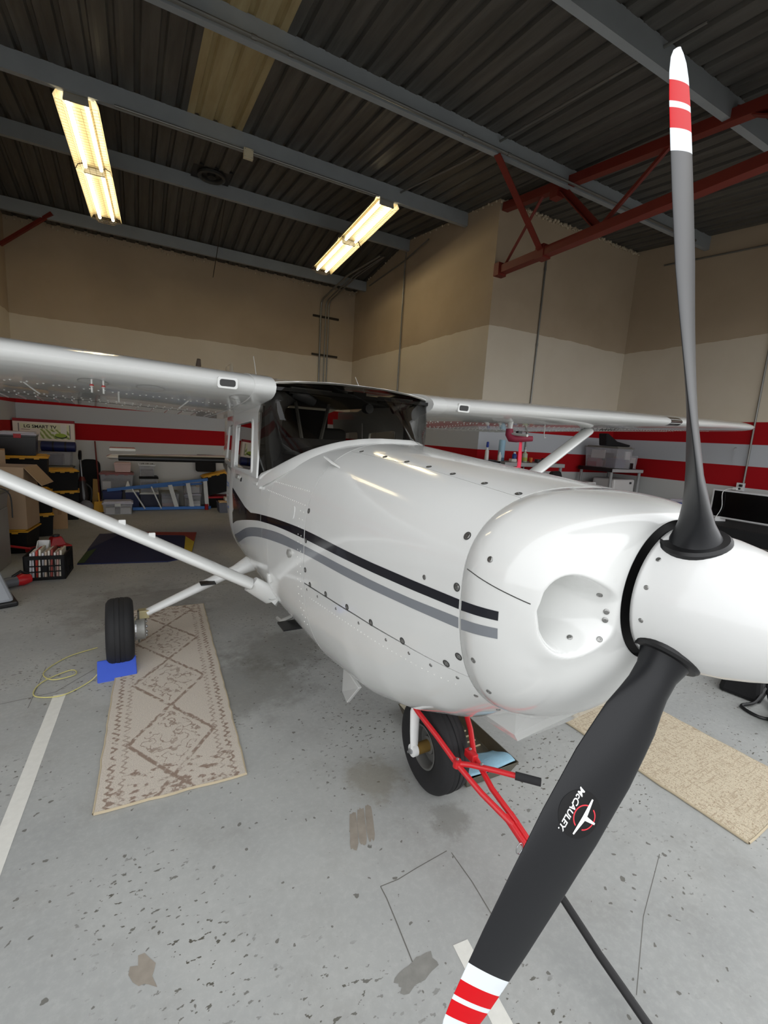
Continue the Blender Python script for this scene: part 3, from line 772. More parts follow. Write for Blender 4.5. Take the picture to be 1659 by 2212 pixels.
# small fittings on the side: door hinges, handle, drain cap, inspection door, cowl vane
def lump(name, a, z, sa, sz, h, m, parent, bev=.004):
    ph = ph_z(a, z); M = frame(S(a, ph, 0), SN(a, ph))
    return MB().prism(rrect(sz and sa, sz, min(sa,sz)*.3), -.002, h, M).build(name, m, parent, bevel=bev)
lump('door_hinge', 2.285, 1.345, .055, .05, .018, PAINT, door); lump('door_hinge', 2.40, 1.345, .09, .022, .012, PAINT, door); lump('door_hinge', 2.085, .80, .04, .06, .014, PAINT, door)
lump('door_handle', 2.92, 1.335, .09, .03, .012, LGREY, door); lump('lock', 2.80, 1.325, .025, .03, .006, DARK, door)
ph = ph_z(1.705,1.053); MB().lathe([(.022,-.002),(.022,.012),(.018,.014)], 20, frame(S(1.705,ph), SN(1.705,ph))).build('fuel_drain_cap', LGREY, fr, True)
ph = ph_z(1.70,1.275); MB().prism(rrect(.05,.07,.02,6), -.001, .0022, frame(S(1.70,ph), SN(1.70,ph))).build('inspection_door', PAINT, fr)
vn = S(1.50, ph_l(1.5,.43), 0); MB().tube([vn+Vector((.03,-.12,.0)), vn+Vector((.01,-.03,.025)), vn+Vector((0,.05,.05)), vn+Vector((0,.075,.058))], [.006,.014,.012,.003], 8, flat=.45).build('cowl_vane', PAINT, fr, True)
# rivet rows on the forward fuselage
def rivets(name, pts, r, parent):
    b = MB()
    for p, n in pts:
        M = frame(p, n); k = 6
        b.add([M @ Vector((r*math.cos(2*math.pi*j/k), r*math.sin(2*math.pi*j/k), 0)) for j in range(k)]+[M @ Vector((r*.6*math.cos(2*math.pi*j/k), r*.6*math.sin(2*math.pi*j/k), r*.45)) for j in range(k)],
              [(j,(j+1)%k,k+(j+1)%k,k+j) for j in range(k)]+[tuple(k+j for j in range(k))])
    o = b.build(name, RIV, parent); o['kind'] = 'stuff'; return o
pts = []
for i in range(22):
    a = 1.56+.6*i/21
    for z in (1.335,1.405-.02*(a-1.56)): pts.append((S(a,ph_z(a,z),.0002), SN(a,ph_z(a,z))))
for i in range(16):
    z = 1.30-.6*i/15
    for a in (1.56,1.60): pts.append((S(a,ph_z(a,z),.0002), SN(a,ph_z(a,z))))
rivets('rivets', pts, .0042, fr)
pts = []
for i in range(40):
    a = .45+1.0*i/39; z = ip(ZSEAM,a)-.06; pts.append((S(a,ph_z(a,z),.0002), SN(a,ph_z(a,z))))
rivets('rivets', pts, .0035, cowl_low)
# ------------------------------------------------------------------ windscreen and cabin
def base_pt(s):
    """windscreen foot, s from -1 (starboard door post) to 1, lying on the skin"""
    k = abs(s); a = 2.325-(2.325-1.60)*math.cos(math.pi/2*k)**.85 if k < 1 else 2.325
    p = S(a, ph_z(a, ip(ZBASE, a)), 0); x = abs(p.x)
    if k < .25: x = x*(k/.25)**.5 if False else x
    return Vector((math.copysign(x, s), p.y, p.z))
# resample the foot by lateral position so that the centre is closed
def foot(s):
    k = abs(s); xe = .545
    # straight along the sides, round across the front
    pts = FOOT
    t = k*(len(pts)-1); i = min(int(t), len(pts)-2); f = t-i; p = pts[i]*(1-f)+pts[i+1]*f
    return Vector((math.copysign(p.x, s) if k > 1e-6 else 0, p.y, p.z))
raw = []
for i in range(41):
    a = 1.575+(2.325-1.575)*(i/40)**1.6
    p = S(a, ph_z(a, ip(ZBASE,a)), 0); raw.append(Vector((abs(p.x),p.y,p.z)))
raw[0].x = 0
acc = [0]
for p, q in zip(raw[:-1], raw[1:]): acc.append(acc[-1]+(q-p).length)
FOOT = []
for i in range(33):
    d = acc[-1]*i/32; j = max(k for k in range(len(acc)) if acc[k] <= d+1e-9); j = min(j, len(raw)-2)
    f = (d-acc[j])/max(1e-9,(acc[j+1]-acc[j])); FOOT.append(raw[j]*(1-f)+raw[j+1]*f)
def head(s):
    k = abs(s)
    if k < .72:
        q = k/.72; p = Vector((.548*q, 2.085+.05*q**3, 2.002-.035*q**2.5))
    else:
        q = (k-.72)/.28; p = Vector((.548+.018*math.sin(math.pi*q*.5), 2.135+.20*q, 1.967-.165*q))
    return Vector((math.copysign(p.x,s), p.y, p.z))
def ws_pt(s, v, off=0):
    b, h = foot(s), head(s); p = b*(1-v)+h*v
    bulge = math.sin(math.pi*v)*.035*(1-.3*abs(s))
    out = Vector((math.copysign(min(1,abs(s)*1.1),s)*.55, -1*(1-.7*abs(s)), .55)).normalized()
    return p+out*(bulge+off)
NS, NV = 64, 16; V = []; F = []
for i in range(NS+1):
    for j in range(NV+1): V.append(ws_pt(-1+2*i/NS, j/NV))
for i in range(NS):
    for j in range(NV): F.append((i*(NV+1)+j,(i+1)*(NV+1)+j,(i+1)*(NV+1)+j+1,i*(NV+1)+j+1))
ws = mesh('windscreen', V, F, GLASS, AIR, 'all')
# white lip round the foot of the windscreen
V = []; F = []; prof = [(.020,.016),(.0,.020),(-.050,.010),(-.078,.001),(-.070,-.012),(.0,-.006)]
for i in range(NS+1):
    s = -1+2*i/NS; p = foot(s); t = (foot(min(1,s+.01))-foot(max(-1,s-.01))).normalized()
    ph = 0; up = Vector((p.x*.9, -.25*(1-abs(s)), max(.2,p.z-1.15))).normalized(); up = (up-t*up.dot(t)).normalized()
    ou = t.cross(up); ou = ou if (ou.y < 0 or ou.x*p.x > 0) else -ou
    if ou.dot(Vector((p.x*.5,-1,-.2))) < 0: ou = -ou
    for d, h in prof: V.append(p-ou*d+up*h)
k = len(prof)
for i in range(NS):
    for j in range(k): F.append((i*k+j,(i+1)*k+j,(i+1)*k+(j+1)%k,i*k+(j+1)%k))
mesh('windscreen_fairing', V, F, PAINT, AIR, True)
# glare shield, panel, cabin interior
V = []; F = []; n = 24
for i in range(n+1):
    s = -1+2*i/n
    for q in range(6):
        a = 1.70+.52*q/5; w = .46-.14*(1-q/5)**2; V.append((s*w, a+.12*s*s, 1.560+.080*(1-s*s)-.01*q/5))
for i in range(n):
    for q in range(5): F.append((i*6+q,(i+1)*6+q,(i+1)*6+q+1,i*6+q+1))
mesh('glare_shield', V, F, DARK, AIR, 'all')
MB().box(-.50,.50,2.22,2.26,1.20,1.655).build('instrument_panel', DARK, AIR)
MB().box(-.40,.40,2.0,3.6,.66,.70).build('cabin_floor', DARK, AIR)
MB().box(-.40,.40,3.54,3.58,.80,1.90).build('cabin_bulkhead', DARK, AIR)
def seat(x, a):
    b = MB().box(x-.22,x+.22,a,a+.46,.85,1.0); o = b.build('cabin_seat', INTER, AIR, bevel=.04)
    b = MB(); b.prism(rrect(.44,.62,.10), 0, .10, Matrix.Translation((x,a+.50,1.27)) @ Matrix.Rotation(math.radians(100),4,'X'))
    b.build('seat_back', INTER, o, bevel=.02)
    MB().prism(rrect(.24,.16,.05), 0, .07, Matrix.Translation((x,a+.60,1.66)) @ Matrix.Rotation(math.radians(95),4,'X')).build('head_rest', INTER, o, bevel=.015)
for x, a in ((-.27,2.55),(.27,2.55)): seat(x, a)
MB().box(-.56,.56,2.10,3.62,1.925,1.945).build('headliner', DARK, AIR)
for sx in (-1,1):
    MB().tube([(sx*.47,2.28,1.40),(sx*.495,2.24,1.55),(sx*.50,2.235,1.75),(sx*.49,2.23,1.85),(sx*.44,2.20,1.93)], [.030,.032,.036,.045,.06], 12, flat=1.5).build('windscreen_post', INTER, AIR, True)
    MB().tube([(sx*.40,2.16,1.925),(sx*.33,2.13,1.900),(sx*.28,2.14,1.875)], [.034,.032,.028], 12).build('air_vent', DKGREY, AIR, True)
    b = MB().box(sx*.30-.13,sx*.30+.13,2.12,2.15,1.915,1.955); b.build('header_bracket', INTER, AIR)
    MB().tube([(sx*.14,2.9,1.93),(sx*.06,2.9,1.55)], .025, 6, flat=.5).build('cabin_brace', mat('brace_grey',(150,150,146),.5), AIR)
MB().box(-.03,.06,2.10,2.19,1.935,1.965).build('compass_mount', DARK, AIR)
MB().lathe([(.03,-.03),(.035,0),(.03,.03)], 14, Matrix.Translation((.10,2.15,1.87)) @ Matrix.Rotation(math.pi/2,4,'X')).build('compass', DKGREY, AIR, True)
# cabin sides with window openings
def side_l(a, z): return .578-.028*(z-1.385)/.48-(max(0,a-3.1)*.10)
def frame_panel(name, outer, inner, m, sgn, parent, th=.012, proud=0):
    """ring between two outlines given in (a, z)"""
    N = len(inner); ca = sum(p[0] for p in inner)/N; cz = sum(p[1] for p in inner)/N
    def on_outer(p):
        d = (p[0]-ca, p[1]-cz); best = None
        for i in range(len(outer)):
            (x0,y0),(x1,y1) = outer[i], outer[(i+1)%len(outer)]; ex, ey = x1-x0, y1-y0; det = d[0]*(-ey)+ex*d[1]
            if abs(det) < 1e-9: continue
            t = ((x0-ca)*(-ey)+ex*(y0-cz))/det; u = (d[0]*(y0-cz)-d[1]*(x0-ca))/det
            if t > 0 and -1e-6 <= u <= 1+1e-6 and (best is None or t < best): best = t
        return (ca+d[0]*best, cz+d[1]*best)
    ang = sorted(inner, key=lambda p: math.atan2(p[1]-cz,p[0]-ca))
    inn = list(ang)
    # rays through the outer corners too, so corners stay sharp
    full = []
    def on_inner(p):
        d = (p[0]-ca, p[1]-cz); best = None
        for i in range(len(ang)):
            (x0,y0),(x1,y1) = ang[i], ang[(i+1)%len(ang)]; ex, ey = x1-x0, y1-y0; det = d[0]*(-ey)+ex*d[1]
            if abs(det) < 1e-9: continue
            t = ((x0-ca)*(-ey)+ex*(y0-cz))/det; u = (d[0]*(y0-cz)-d[1]*(x0-ca))/det
            if t > 0 and -1e-6 <= u <= 1+1e-6: best = t if best is None else best
        return (ca+d[0]*best, cz+d[1]*best)
    prs = [(p, on_outer(p)) for p in ang]+[(on_inner(q), q) for q in outer]
    prs.sort(key=lambda r: math.atan2(r[1][1]-cz, r[1][0]-ca))
    V = []; F = []; n = len(prs)
    for k in (0,1):
        for pi, po in prs:
            for p in (pi, po): V.append((sgn*(side_l(*p)+proud-k*th), p[0], p[1]))
    for i in range(n):
        j = (i+1)%n
        F.append((2*i,2*i+1,2*j+1,2*j)); F.append((2*n+2*i,2*n+2*j,2*n+2*j+1,2*n+2*i+1)); F.append((2*i,2*j,2*n+2*j,2*n+2*i)); F.append((2*i+1,2*n+2*i+1,2*n+2*j+1,2*j+1))
    return mesh(name, V, F, m, parent)
def rquad(c, r=.03, k=4):
    """rounded quadrilateral from four corners"""
    out = []
    for i in range(4):
        p = Vector(c[i]); a = (Vector(c[i-1])-p).normalized(); b = (Vector(c[(i+1)%4])-p).normalized()
        s = p+a*r; e = p+b*r
        for j in range(k+1):
            u = j/k; q = s*(1-u)**2+p*2*u*(1-u)+e*u*u; out.append((q.x,q.y))
    return out
for sgn, dd in ((-1,door),(1,door_p)):
    w1 = rquad([(2.46,1.425),(2.97,1.405),(2.97,1.715),(2.52,1.745)]); w2 = rquad([(3.17,1.42),(3.50,1.43),(3.46,1.70),(3.17,1.72)])
    frame_panel('door_window_frame', [(2.325,1.388),(3.085,1.388),(3.085,1.80),(2.345,1.81)], w1, PAINT, sgn, dd)
    frame_panel('window_bead', rquad([(2.44,1.407),(2.99,1.385),(2.99,1.733),(2.505,1.765)]), w1, PAINT, sgn, dd, .016, .006)
    mesh('door_window', [(sgn*(side_l(a,z)-.008),a,z) for a, z in w1], [tuple(range(len(w1)))], GLASS, dd)
    rp = frame_panel('rear_side_panel', [(3.095,1.388),(3.62,1.388),(3.62,1.83),(3.095,1.83)], w2, PAINT, sgn, AIR)
    mesh('rear_window', [(sgn*(side_l(a,z)-.008),a,z) for a, z in w2], [tuple(range(len(w2)))], GLASS, rp)
    MB().box(sgn*.552-.012,sgn*.552+.012,2.33,3.62,1.80,1.90).build('cabin_rail', PAINT, AIR)
# ------------------------------------------------------------------ wings
def naca(n=18, m_=.024, p_=.4, t_=.112):
    up, lo = [], []
    for i in range(n+1):
        x = (1-math.cos(math.pi*i/n))/2
        yt = 5*t_*(.2969*math.sqrt(x)-.126*x-.3516*x*x+.2843*x**3-.1036*x**4)
        yc = m_/p_**2*(2*p_*x-x*x) if x < p_ else m_/(1-p_)**2*((1-2*p_)+2*p_*x-x*x)
        up.append((x,yc+yt)); lo.append((x,yc-yt))
    return up, lo
UPF, LOF = naca()
def wing_geo(l):
    k = abs(l); z = 1.934+.030*(k-.57); c = 1.64 if k < 2.6 else 1.64-(1.64-1.15)*(k-2.6)/(5.55-2.6); le = 2.035+(0 if k < 2.6 else .10*(k-2.6)/2.95)
    inc = math.radians(5.9 if k < 2.6 else 5.9-2.6*(k-2.6)/3)
    return le, z, c, inc
def wing_pt(l, x, up, off=0):
    le, z0, c, inc = wing_geo(l); T = UPF if up else LOF
    y = ip(T, x); a = x*c; h = y*c
    p = Vector((l, le+a*math.cos(inc)+h*math.sin(inc), z0-a*math.sin(inc)+h*math.cos(inc)))
    if off: p = p+wing_n(l,x,up)*off
    return p
def wing_n(l, x, up):
    e = .004; d = wing_pt(l,min(1,x+e),up)-wing_pt(l,max(0,x-e),up); n = Vector((0,d.z,-d.y)).normalized()
    return -n if (n.z > 0) != up and abs(n.z) > .05 else (n if abs(n.z) > .05 else Vector((0,-1,0)))
def wing(sgn):
    ls = [.57,.62,1.0,1.5,2.0,2.6,3.2,3.48,3.74,4.2,4.8,5.2,5.4]; V = []; F = []
    sec = [(x,True) for x, _ in reversed(UPF)]+[(x,False) for x, _ in LOF[1:]]
    for l in ls:
        for x, u in sec: V.append(wing_pt(sgn*l,x,u))
    # rounded drooping tip
    base = 5.4
    for q in (.35,.65,.87,.97,1.0):
        k = math.sqrt(max(0,1-q*q)); l = base+.24*q; le, z0, c, inc = wing_geo(base)
        mid = wing_pt(sgn*base,.42,True)*.5+wing_pt(sgn*base,.42,False)*.5+Vector((0,0,-.03*q))
        for x, u in sec:
            p = wing_pt(sgn*base,x,u); V.append(Vector((sgn*l, mid.y+(p.y-mid.y)*(k**.5*.92+.08 if q < 1 else .25), mid.z+(p.z-mid.z)*max(.04,k)+0)))
        ls.append(l)
    n = len(sec)
    for i in range(len(ls)-1):
        for j in range(n-1): F.append((i*n+j,i*n+j+1,(i+1)*n+j+1,(i+1)*n+j))
        F.append((i*n+n-1,i*n,(i+1)*n,(i+1)*n+n-1))
    F.append(tuple(range(n))); F.append(tuple((len(ls)-1)*n+j for j in range(n)))
    w = mesh('wing', V, F, PAINT, AIR, True)
    # root fairing cuff
    V = []; F = []; LS = [.545,.60,.665,.668]
    for q, l in enumerate(LS):
        for x, u in sec:
            p = wing_pt(sgn*l,x,u,.004 if q < 3 else 0); V.append(p)
    for i in range(3):
        for j in range(n-1): F.append((i*n+j,i*n+j+1,(i+1)*n+j+1,(i+1)*n+j))
    F.append(tuple(range(n)))
    mesh('wing_root_fairing', V, F, PAINT, w, True)
    def on(l, x, up=False, off=.0006): return wing_pt(sgn*l,x,up,off), wing_n(sgn*l,x,up)
    # ventilation inlet in the leading edge
    p = wing_pt(sgn*.81,.004,False); M = frame(p+Vector((0,-.004,0)), (0,-1,-.12)); 
    fo, fi = rrect(.105,.058,.012), rrect(.082,.036,.012)
    b = MB(); n_ = len(fo)
    b.add([M @ Vector((x,y,-.03)) for x,y in fo]+[M @ Vector((x,y,.006)) for x,y in fo]+[M @ Vector((x,y,.006)) for x,y in fi]+[M @ Vector((x,y,-.01)) for x,y in fi],
          [(k*n_+i,k*n_+(i+1)%n_,(k+1)*n_+(i+1)%n_,(k+1)*n_+i) for k in range(3) for i in range(n_)])
    b.build('vent_frame', PAINT, w, bevel=.002)
    MB().prism(fi, -.012, .003, M).build('vent_mesh', mat('vent_mesh_dark',(58,58,58),.7,var=.8,vs=500), w)
    # rivet lines under the wing
    pts = []
    for i in range(64):
        l = .70+i*(4.4/64); pts.append(on(l,.27)); pts.append(on(l+.03,.295))
    for i in range(90):
        l = .70+i*(4.4/90); pts.append(on(l,.62)); pts.append(on(l,.70))
    for l in (.95,1.32,1.75,2.15,2.6,3.0,3.5,4.0,4.5):
        for i in range(14): pts.append(on(l+.0*i,.30+.32*i/13))
    rivets('rivets', pts, .0058, w)
    # round inspection plates
    for l, x in ((.70,.10),(1.17,.12),(1.43,.13),(1.95,.13),(2.9,.14)):
        b = MB(); q = 40
        A_ = []
        for j in range(q):
            an = 2*math.pi*j/q
            for rr in (.066,.0695):
                c = wing_geo(l)[2]; A_.append(wing_pt(sgn*(l+rr*math.cos(an)), max(.01,x+rr*math.sin(an)/c), False, .0012))
        b.add(A_, [(2*j,2*j+1,2*((j+1)%q)+1,2*((j+1)%q)) for j in range(q)])
        b.build('inspection_plate_rim', mat('plate_rim',(150,150,146),.4,.3), w)
    # flap and aileron gap under the trailing edge
    b = MB()
    for l0, l1, x in ((.62,2.75,.735),(2.80,5.3,.77)):
        A_ = []; N_ = 12
        for j in range(N_+1):
            l = l0+(l1-l0)*j/N_
            for dx in (-.006,.006): A_.append(wing_pt(sgn*l,x+dx,False,.0008))
        b.add(A_, [(2*j,2*j+1,2*j+3,2*j+2) for j in range(N_)])
    b.build('flap_gap', SEAM, w)
    # corrugated stiffening beads on the control surfaces
    b = MB()
    for i in range(46):
        l = .70+i*.10
        if not 2.72 < l < 2.84: b.tube([wing_pt(sgn*l,.76,False,.001),wing_pt(sgn*l,.97,False,.001)], .005, 5)
    o = b.build('stiffening_beads', PAINT, w, True); o['kind'] = 'stuff'
    # lift strut
    P = [Vector((sgn*.47,2.24,.61)), Vector((sgn*.62,2.255,.715)), Vector((sgn*2.72,2.46,1.845))]
    s = MB().tube(P[1:], [.068,.068], 20, flat=.50, up=(0,0,1)); so = s.build('lift_strut', PAINT, AIR, True)
    MB().tube([P[0]-Vector((sgn*-.02,0,.02)), P[0], P[0]*.4+P[1]*.6, P[1]], [.088,.086,.078,.072], 20, flat=.52).build('strut_cuff', PAINT, so, True)
    q = P[2]; MB().tube([q*.9+P[1]*.1, q, q+Vector((sgn*.03,.005,.02)), q+Vector((sgn*.06,.0,.035))], [.060,.068,.074,.06], 20, flat=.5).build('strut_cuff', PAINT, so, True)
    return w, so
wS, strutS = wing(-1); wP, strutP = wing(1)
# roof between the wings
V = []; F = []; xs = [-.56,-.4,-.2,0,.2,.4,.56]; As = [2.085,2.12,2.2,2.5,3.0,3.5,3.9]
for a in As:
    for x in xs:
        zt_ = 2.004+.05*math.sin(min(1,(a-2.085)/.9)*math.pi/2)-(.15*max(0,a-3.0)) ; V.append((x,a+.05*(abs(x)/.56)**3*(1 if a < 2.3 else 0),zt_-.035*(abs(x)/.56)**2.5*(1 if a < 2.4 else .3)))
k = len(V); V += [(v[0],v[1],v[2]-.012) for v in V]; nx = len(xs)
for i in range(len(As)-1):
    for j in range(nx-1):
        q = (i*nx+j,i*nx+j+1,(i+1)*nx+j+1,(i+1)*nx+j); F.append(q); F.append(tuple(k+t for t in reversed(q)))
for j in range(nx-1): F.append((j,j+1,k+j+1,k+j))
mesh('cabin_roof', V, F, PAINT, AIR, True)
patch('rear_decking', 3.62, 3.9, -math.pi*.5, math.pi*.5, 6, 20)
# aerials, fuel caps on the roof and wing
MB().tube([(-.42,2.95,2.03),(-.50,2.75,2.19)], [.004,.002], 6).build('whip_aerial', WHITE, AIR)
MB().tube([(.50,3.0,2.0),(.36,2.9,2.16)], [.004,.002], 6).build('whip_aerial', WHITE, AIR)
MB().tube([(-.86,2.75,2.06),(-.86,2.72,2.12)], [.02,.012], 10).build('roof_beacon', mat('smoked_lens',(70,60,52),.2), AIR, True)
# fuel drains below the starboard wing, with red collars
for l in (1.435,1.385):
    p, n = wing_pt(-l,.10,False,0), Vector((0,0,-1)); M = frame(p, n)
    d = MB().lathe([(.006,-.004),(.005,.022),(.0085,.026),(.0085,.034),(.005,.038),(.005,.062),(.004,.064)], 12, M).build('fuel_drain', LGREY, wS, True)
    MB().lathe([(.0065,.022),(.0092,.026),(.0092,.031),(.0065,.033)], 12, M).build('red_collar', mat('collar_red',(150,50,46),.5), wS, True)
# landing light lens in the port wing
V = []; F = []; xs_ = [0,.004,.012,.025,.04]
prof = [(x,True) for x in reversed(xs_)]+[(x,False) for x in xs_[1:]]
for l in (3.50,3.60,3.72):
    for x, u in prof: V.append(wing_pt(l,x,u,.0015))
n = len(prof)
for i in range(2):
    for j in range(n-1): F.append((i*n+j,i*n+j+1,(i+1)*n+j+1,(i+1)*n+j))
mesh('landing_light_lens', V, F, mat('dark_lens',(46,44,42),.12,coat=1), wP, 'all')
# tie-down ring under the port wing
q = wing_pt(2.02,.20,False); MB().tube([q, q+Vector((0,0,-.10)), q+Vector((.012,0,-.115)), q+Vector((.03,0,-.11))], .0035, 6).build('tie_down', LGREY, wP, True)
# pitot mast under the port wing
q = wing_pt(1.53,.16,False)
MB().tube([q+Vector((0,0,.01)), q+Vector((0,0,-.05)), q+Vector((0,-.01,-.09))], [.030,.024,.016], 12, flat=.5, up=(1,0,0)).build('pitot_mast', PAINT, wP, True)
MB().tube([q+Vector((0,.0,-.095)), q+Vector((0,-.20,-.105))], .011, 12).build('pitot_tube', LGREY, wP, True)
# ------------------------------------------------------------------ tail
def tail_surface(name, root, tip, c0, c1, th, parent, vertical=False):
    V = []; F = []; sec = [(0,0),(.03,.35),(.15,.8),(.3,1),(.6,.65),(1,.05),(.6,-.65),(.3,-1),(.15,-.8),(.03,-.35)]
    R = [(root,c0),(root*.3+tip*.7,c0*.3+c1*.7),(tip,c1),(tip+(tip-root).normalized()*.05+Vector((0,.06,0)),c1*.7)]
    for k, (p, c) in enumerate(R):
        for x, h in sec:
            hh = h*th*c/c0*(1 if k < 3 else .2); V.append(p+Vector((hh if vertical else 0, x*c, 0 if vertical else hh)))
    n = len(sec)
    for i in range(len(R)-1):
        for j in range(n): F.append((i*n+j,i*n+(j+1)%n,(i+1)*n+(j+1)%n,(i+1)*n+j))
    F.append(tuple(range(n))); F.append(tuple((len(R)-1)*n+j for j in range(n)))
    return mesh(name, V, F, PAINT, parent, True)
for sgn in (-1,1):
    hs = tail_surface('horizontal_stabilizer', Vector((.15+sgn*.06,6.35,1.21)), Vector((.15+sgn*1.60,6.62,1.19)), 1.10, .72, .055, AIR)
    MB().tube([Vector((.15+sgn*.10,6.345,1.21)), Vector((.15+sgn*1.50,6.588,1.192))], .040, 10, flat=1.0).build('leading_edge_boot', BLACK, hs, True)
    MB().box(sgn*1.45+.15-.17,sgn*1.45+.15+.17,7.0,7.35,1.255,1.30).build('balance_horn', PAINT, hs, bevel=.02)
tail_surface('vertical_fin', Vector((.15,6.1,1.4)), Vector((.17,6.75,2.60)), 1.15, .60, .05, AIR, True)
# ------------------------------------------------------------------ landing gear
def torus_tire(R, w, groove=True):
    prof = []; hr = R*.45
    pts = [(hr,-w*.36),(hr+.012,-w*.43),(R*.70,-w*.50),(R*.86,-w*.485),(R*.95,-w*.40),(R*.985,-w*.30)]
    tread = []
    for x in ((-.17,) if True else ()):
        pass
    for c in (-.17,0,.17): tread += [(R*(1-.35*abs(c)**2),c*w-.004),(R*.982,c*w-.002),(R*.982,c*w+.002),(R*(1-.35*abs(c)**2),c*w+.004)]
    return pts+tread+[(r,-h) for r, h in reversed(pts)]
def wheel(name, loc, R, w, steer, sgn):
    M = Matrix.Translation(loc) @ Matrix.Rotation(steer,4,'Z') @ Matrix.Rotation(math.pi/2,4,'Y')     # axle along x
    t = MB().lathe(torus_tire(R,w), 56, M, False).build(name, RUB, AIR, True)
    h = R*.47
    MB().lathe([(h,-w*.40),(h*1.03,-w*.43),(h*.95,-w*.43),(h*.86,-w*.36),(h*.84,-w*.10),(h*.45,-w*.06),(h*.40,-w*.22),(h*.22,-w*.24),(h*.2,0),(h*.22,w*.24),(h*.40,w*.22),(h*.45,w*.06),(h*.84,w*.10),(h*.86,w*.36),(h*.95,w*.43),(h*1.03,w*.43),(h,w*.40)], 36, M, False).build('rim', mat('grey_rim',(112,112,110),.45,.5), t, True)
    return t, M
GL = Vector((-1.36,2.94,.232))
for sgn in (-1,1):
    loc = Vector((sgn*1.36,2.94,.232)); tW, M = wheel('main_wheel', loc, .235, .172, 0, sgn)
    inn = -sgn
    # brake disc, caliper and bolts on the inboard side
    MB().lathe([(.085,.09),(.085,.10)], 30, Matrix.Translation(loc) @ Matrix.Rotation(inn*math.pi/2,4,'Y')).build('brake_disc', STEEL, tW)
    cal = MB().lathe([(.075,.10),(.075,.150),(.062,.160)], 24, Matrix.Translation(loc+Vector((0,-.01,0))) @ Matrix.Rotation(inn*math.pi/2,4,'Y')).build('brake_caliper', mat('cast_alloy',(158,158,154),.55,.4,var=.3,vs=25), tW, True)
    for k in range(7):
        an = math.radians(60+k*40); MB().ball(loc+Vector((inn*.163, math.sin(an)*.055*-1, math.cos(an)*.055)), .011, 8, 5).build('brake_bolt', STEEL, tW, True)
    MB().box(-.006,.006,-.02,.02,-.13,.10).build('torque_plate', mat('dull_steel',(96,94,88),.5,.6), tW).location = loc+Vector((inn*.115,.0,.03))
    L0 = Vector((sgn*.40,2.99,.655)); L1 = loc+Vector((inn*.17,.02,.105))
    leg = MB().tube([L0, L0*.5+L1*.5, L1], [.055,.046,.036], 20, flat=.72).build('main_gear_leg', GEARW, AIR, True)
    MB().tube([L0+Vector((inn*.05,0,.02)), L0+Vector((-inn*.06,0,-.03)), L0+Vector((-inn*.16,0,-.075))], [.11,.082,.058], 20, flat=.75).build('leg_fairing', GEARW, leg, True)
    MB().box(-.035,.035,-.03,.03,-.03,.03).build('axle_clamp', mat('cad_plate',(176,166,128),.5,.4), leg, bevel=.004).location = L1+Vector((-inn*.02,0,-.005))
    MB().tube([L1+Vector((-inn*.01,.0,-.01)), loc+Vector((inn*.12,.0,.02))], [.022,.026], 10).build('axle', mat('dull_steel',(96,94,88)), leg)
    st_ = L0*.52+L1*.48; MB().box(-.055,.055,-.045,.045,.0,.012).build('step', BLACK, leg, bevel=.006).location = st_+Vector((0,-.06,.02))
    MB().tube([st_+Vector((0,0,-.01)), st_+Vector((0,-.06,.02))], .010, 8).build('step_bracket', GEARW, leg)
NW = Vector((-.02,1.02,.222))
tN, M = wheel('nose_wheel', NW, .222, .150, math.radians(-3), 1)
for sgn in (-1,1):
    fk = MB().tube([NW+Vector((sgn*.115,0,0)), NW+Vector((sgn*.118,.005,.10)), NW+Vector((sgn*.112,.02,.19)), NW+Vector((sgn*.075,.035,.255)), NW+Vector((0,.04,.285))], [.020,.024,.027,.03,.034], 14, flat=.6, up=(0,1,0)).build('nose_fork', GEARW, AIR, True)
    MB().lathe([(.030,-.012),(.030,.012),(.018,.014)], 18, Matrix.Translation(NW+Vector((sgn*.117,0,0))) @ Matrix.Rotation(sgn*math.pi/2,4,'Y')).build('fork_eye', GEARW, fk, True)
    MB().lathe([(.014,.01),(.014,.024),(.006,.026),(.006,.034)], 6, Matrix.Translation(NW+Vector((sgn*.117,0,0))) @ Matrix.Rotation(sgn*math.pi/2,4,'Y')).build('axle_nut', STEEL, fk)
MB().tube([NW+Vector((-.11,0,0)), NW+Vector((.11,0,0))], .028, 16).build('axle_spacer', mat('brass_spacer',(158,128,72),.4,.6), tN, True)
MB().tube([NW+Vector((0,.04,.26)), NW+Vector((0,.10,.60))], [.034,.036], 16).build('nose_oleo', GEARW, AIR, True)
# ------------------------------------------------------------------ under the cowl: carburettor air box, exhaust
def scoop():
    # a chin scoop, open at the front, hanging under the lower nose
    V = []; F = []
    R = [(.205,.165,.905,1.02),(.30,.165,.80,.95),(.42,.16,.665,.90),(.60,.12,.62,.80),(.80,.06,.57,.65)]
    for k in (0,1):
        for a, hw_, zb_, zt_ in R:
            t_ = .010*k
            for x, z in ((-hw_+t_,zt_),(-hw_*.92+t_,zb_+.03),(-hw_*.8+t_,zb_+t_),(hw_*.8-t_,zb_+t_),(hw_*.92-t_,zb_+.03),(hw_-t_,zt_)): V.append((x,a,z))
    n = 6; N = len(R)*n
    for i in range(len(R)-1):
        for j in range(n-1):
            q = (i*n+j,i*n+j+1,(i+1)*n+j+1,(i+1)*n+j); F.append(q); F.append(tuple(N+t for t in reversed(q)))
    for j in range(n-1): F.append((j,j+1,N+j+1,N+j))
    return mesh('air_scoop', V, F, PAINT, AIR)
sc = scoop()
MB().box(-.115,.115,.52,.53,.66,.84).build('air_filter', mat('filter_mesh',(70,66,58),.9,var=.7,vs=300), sc)
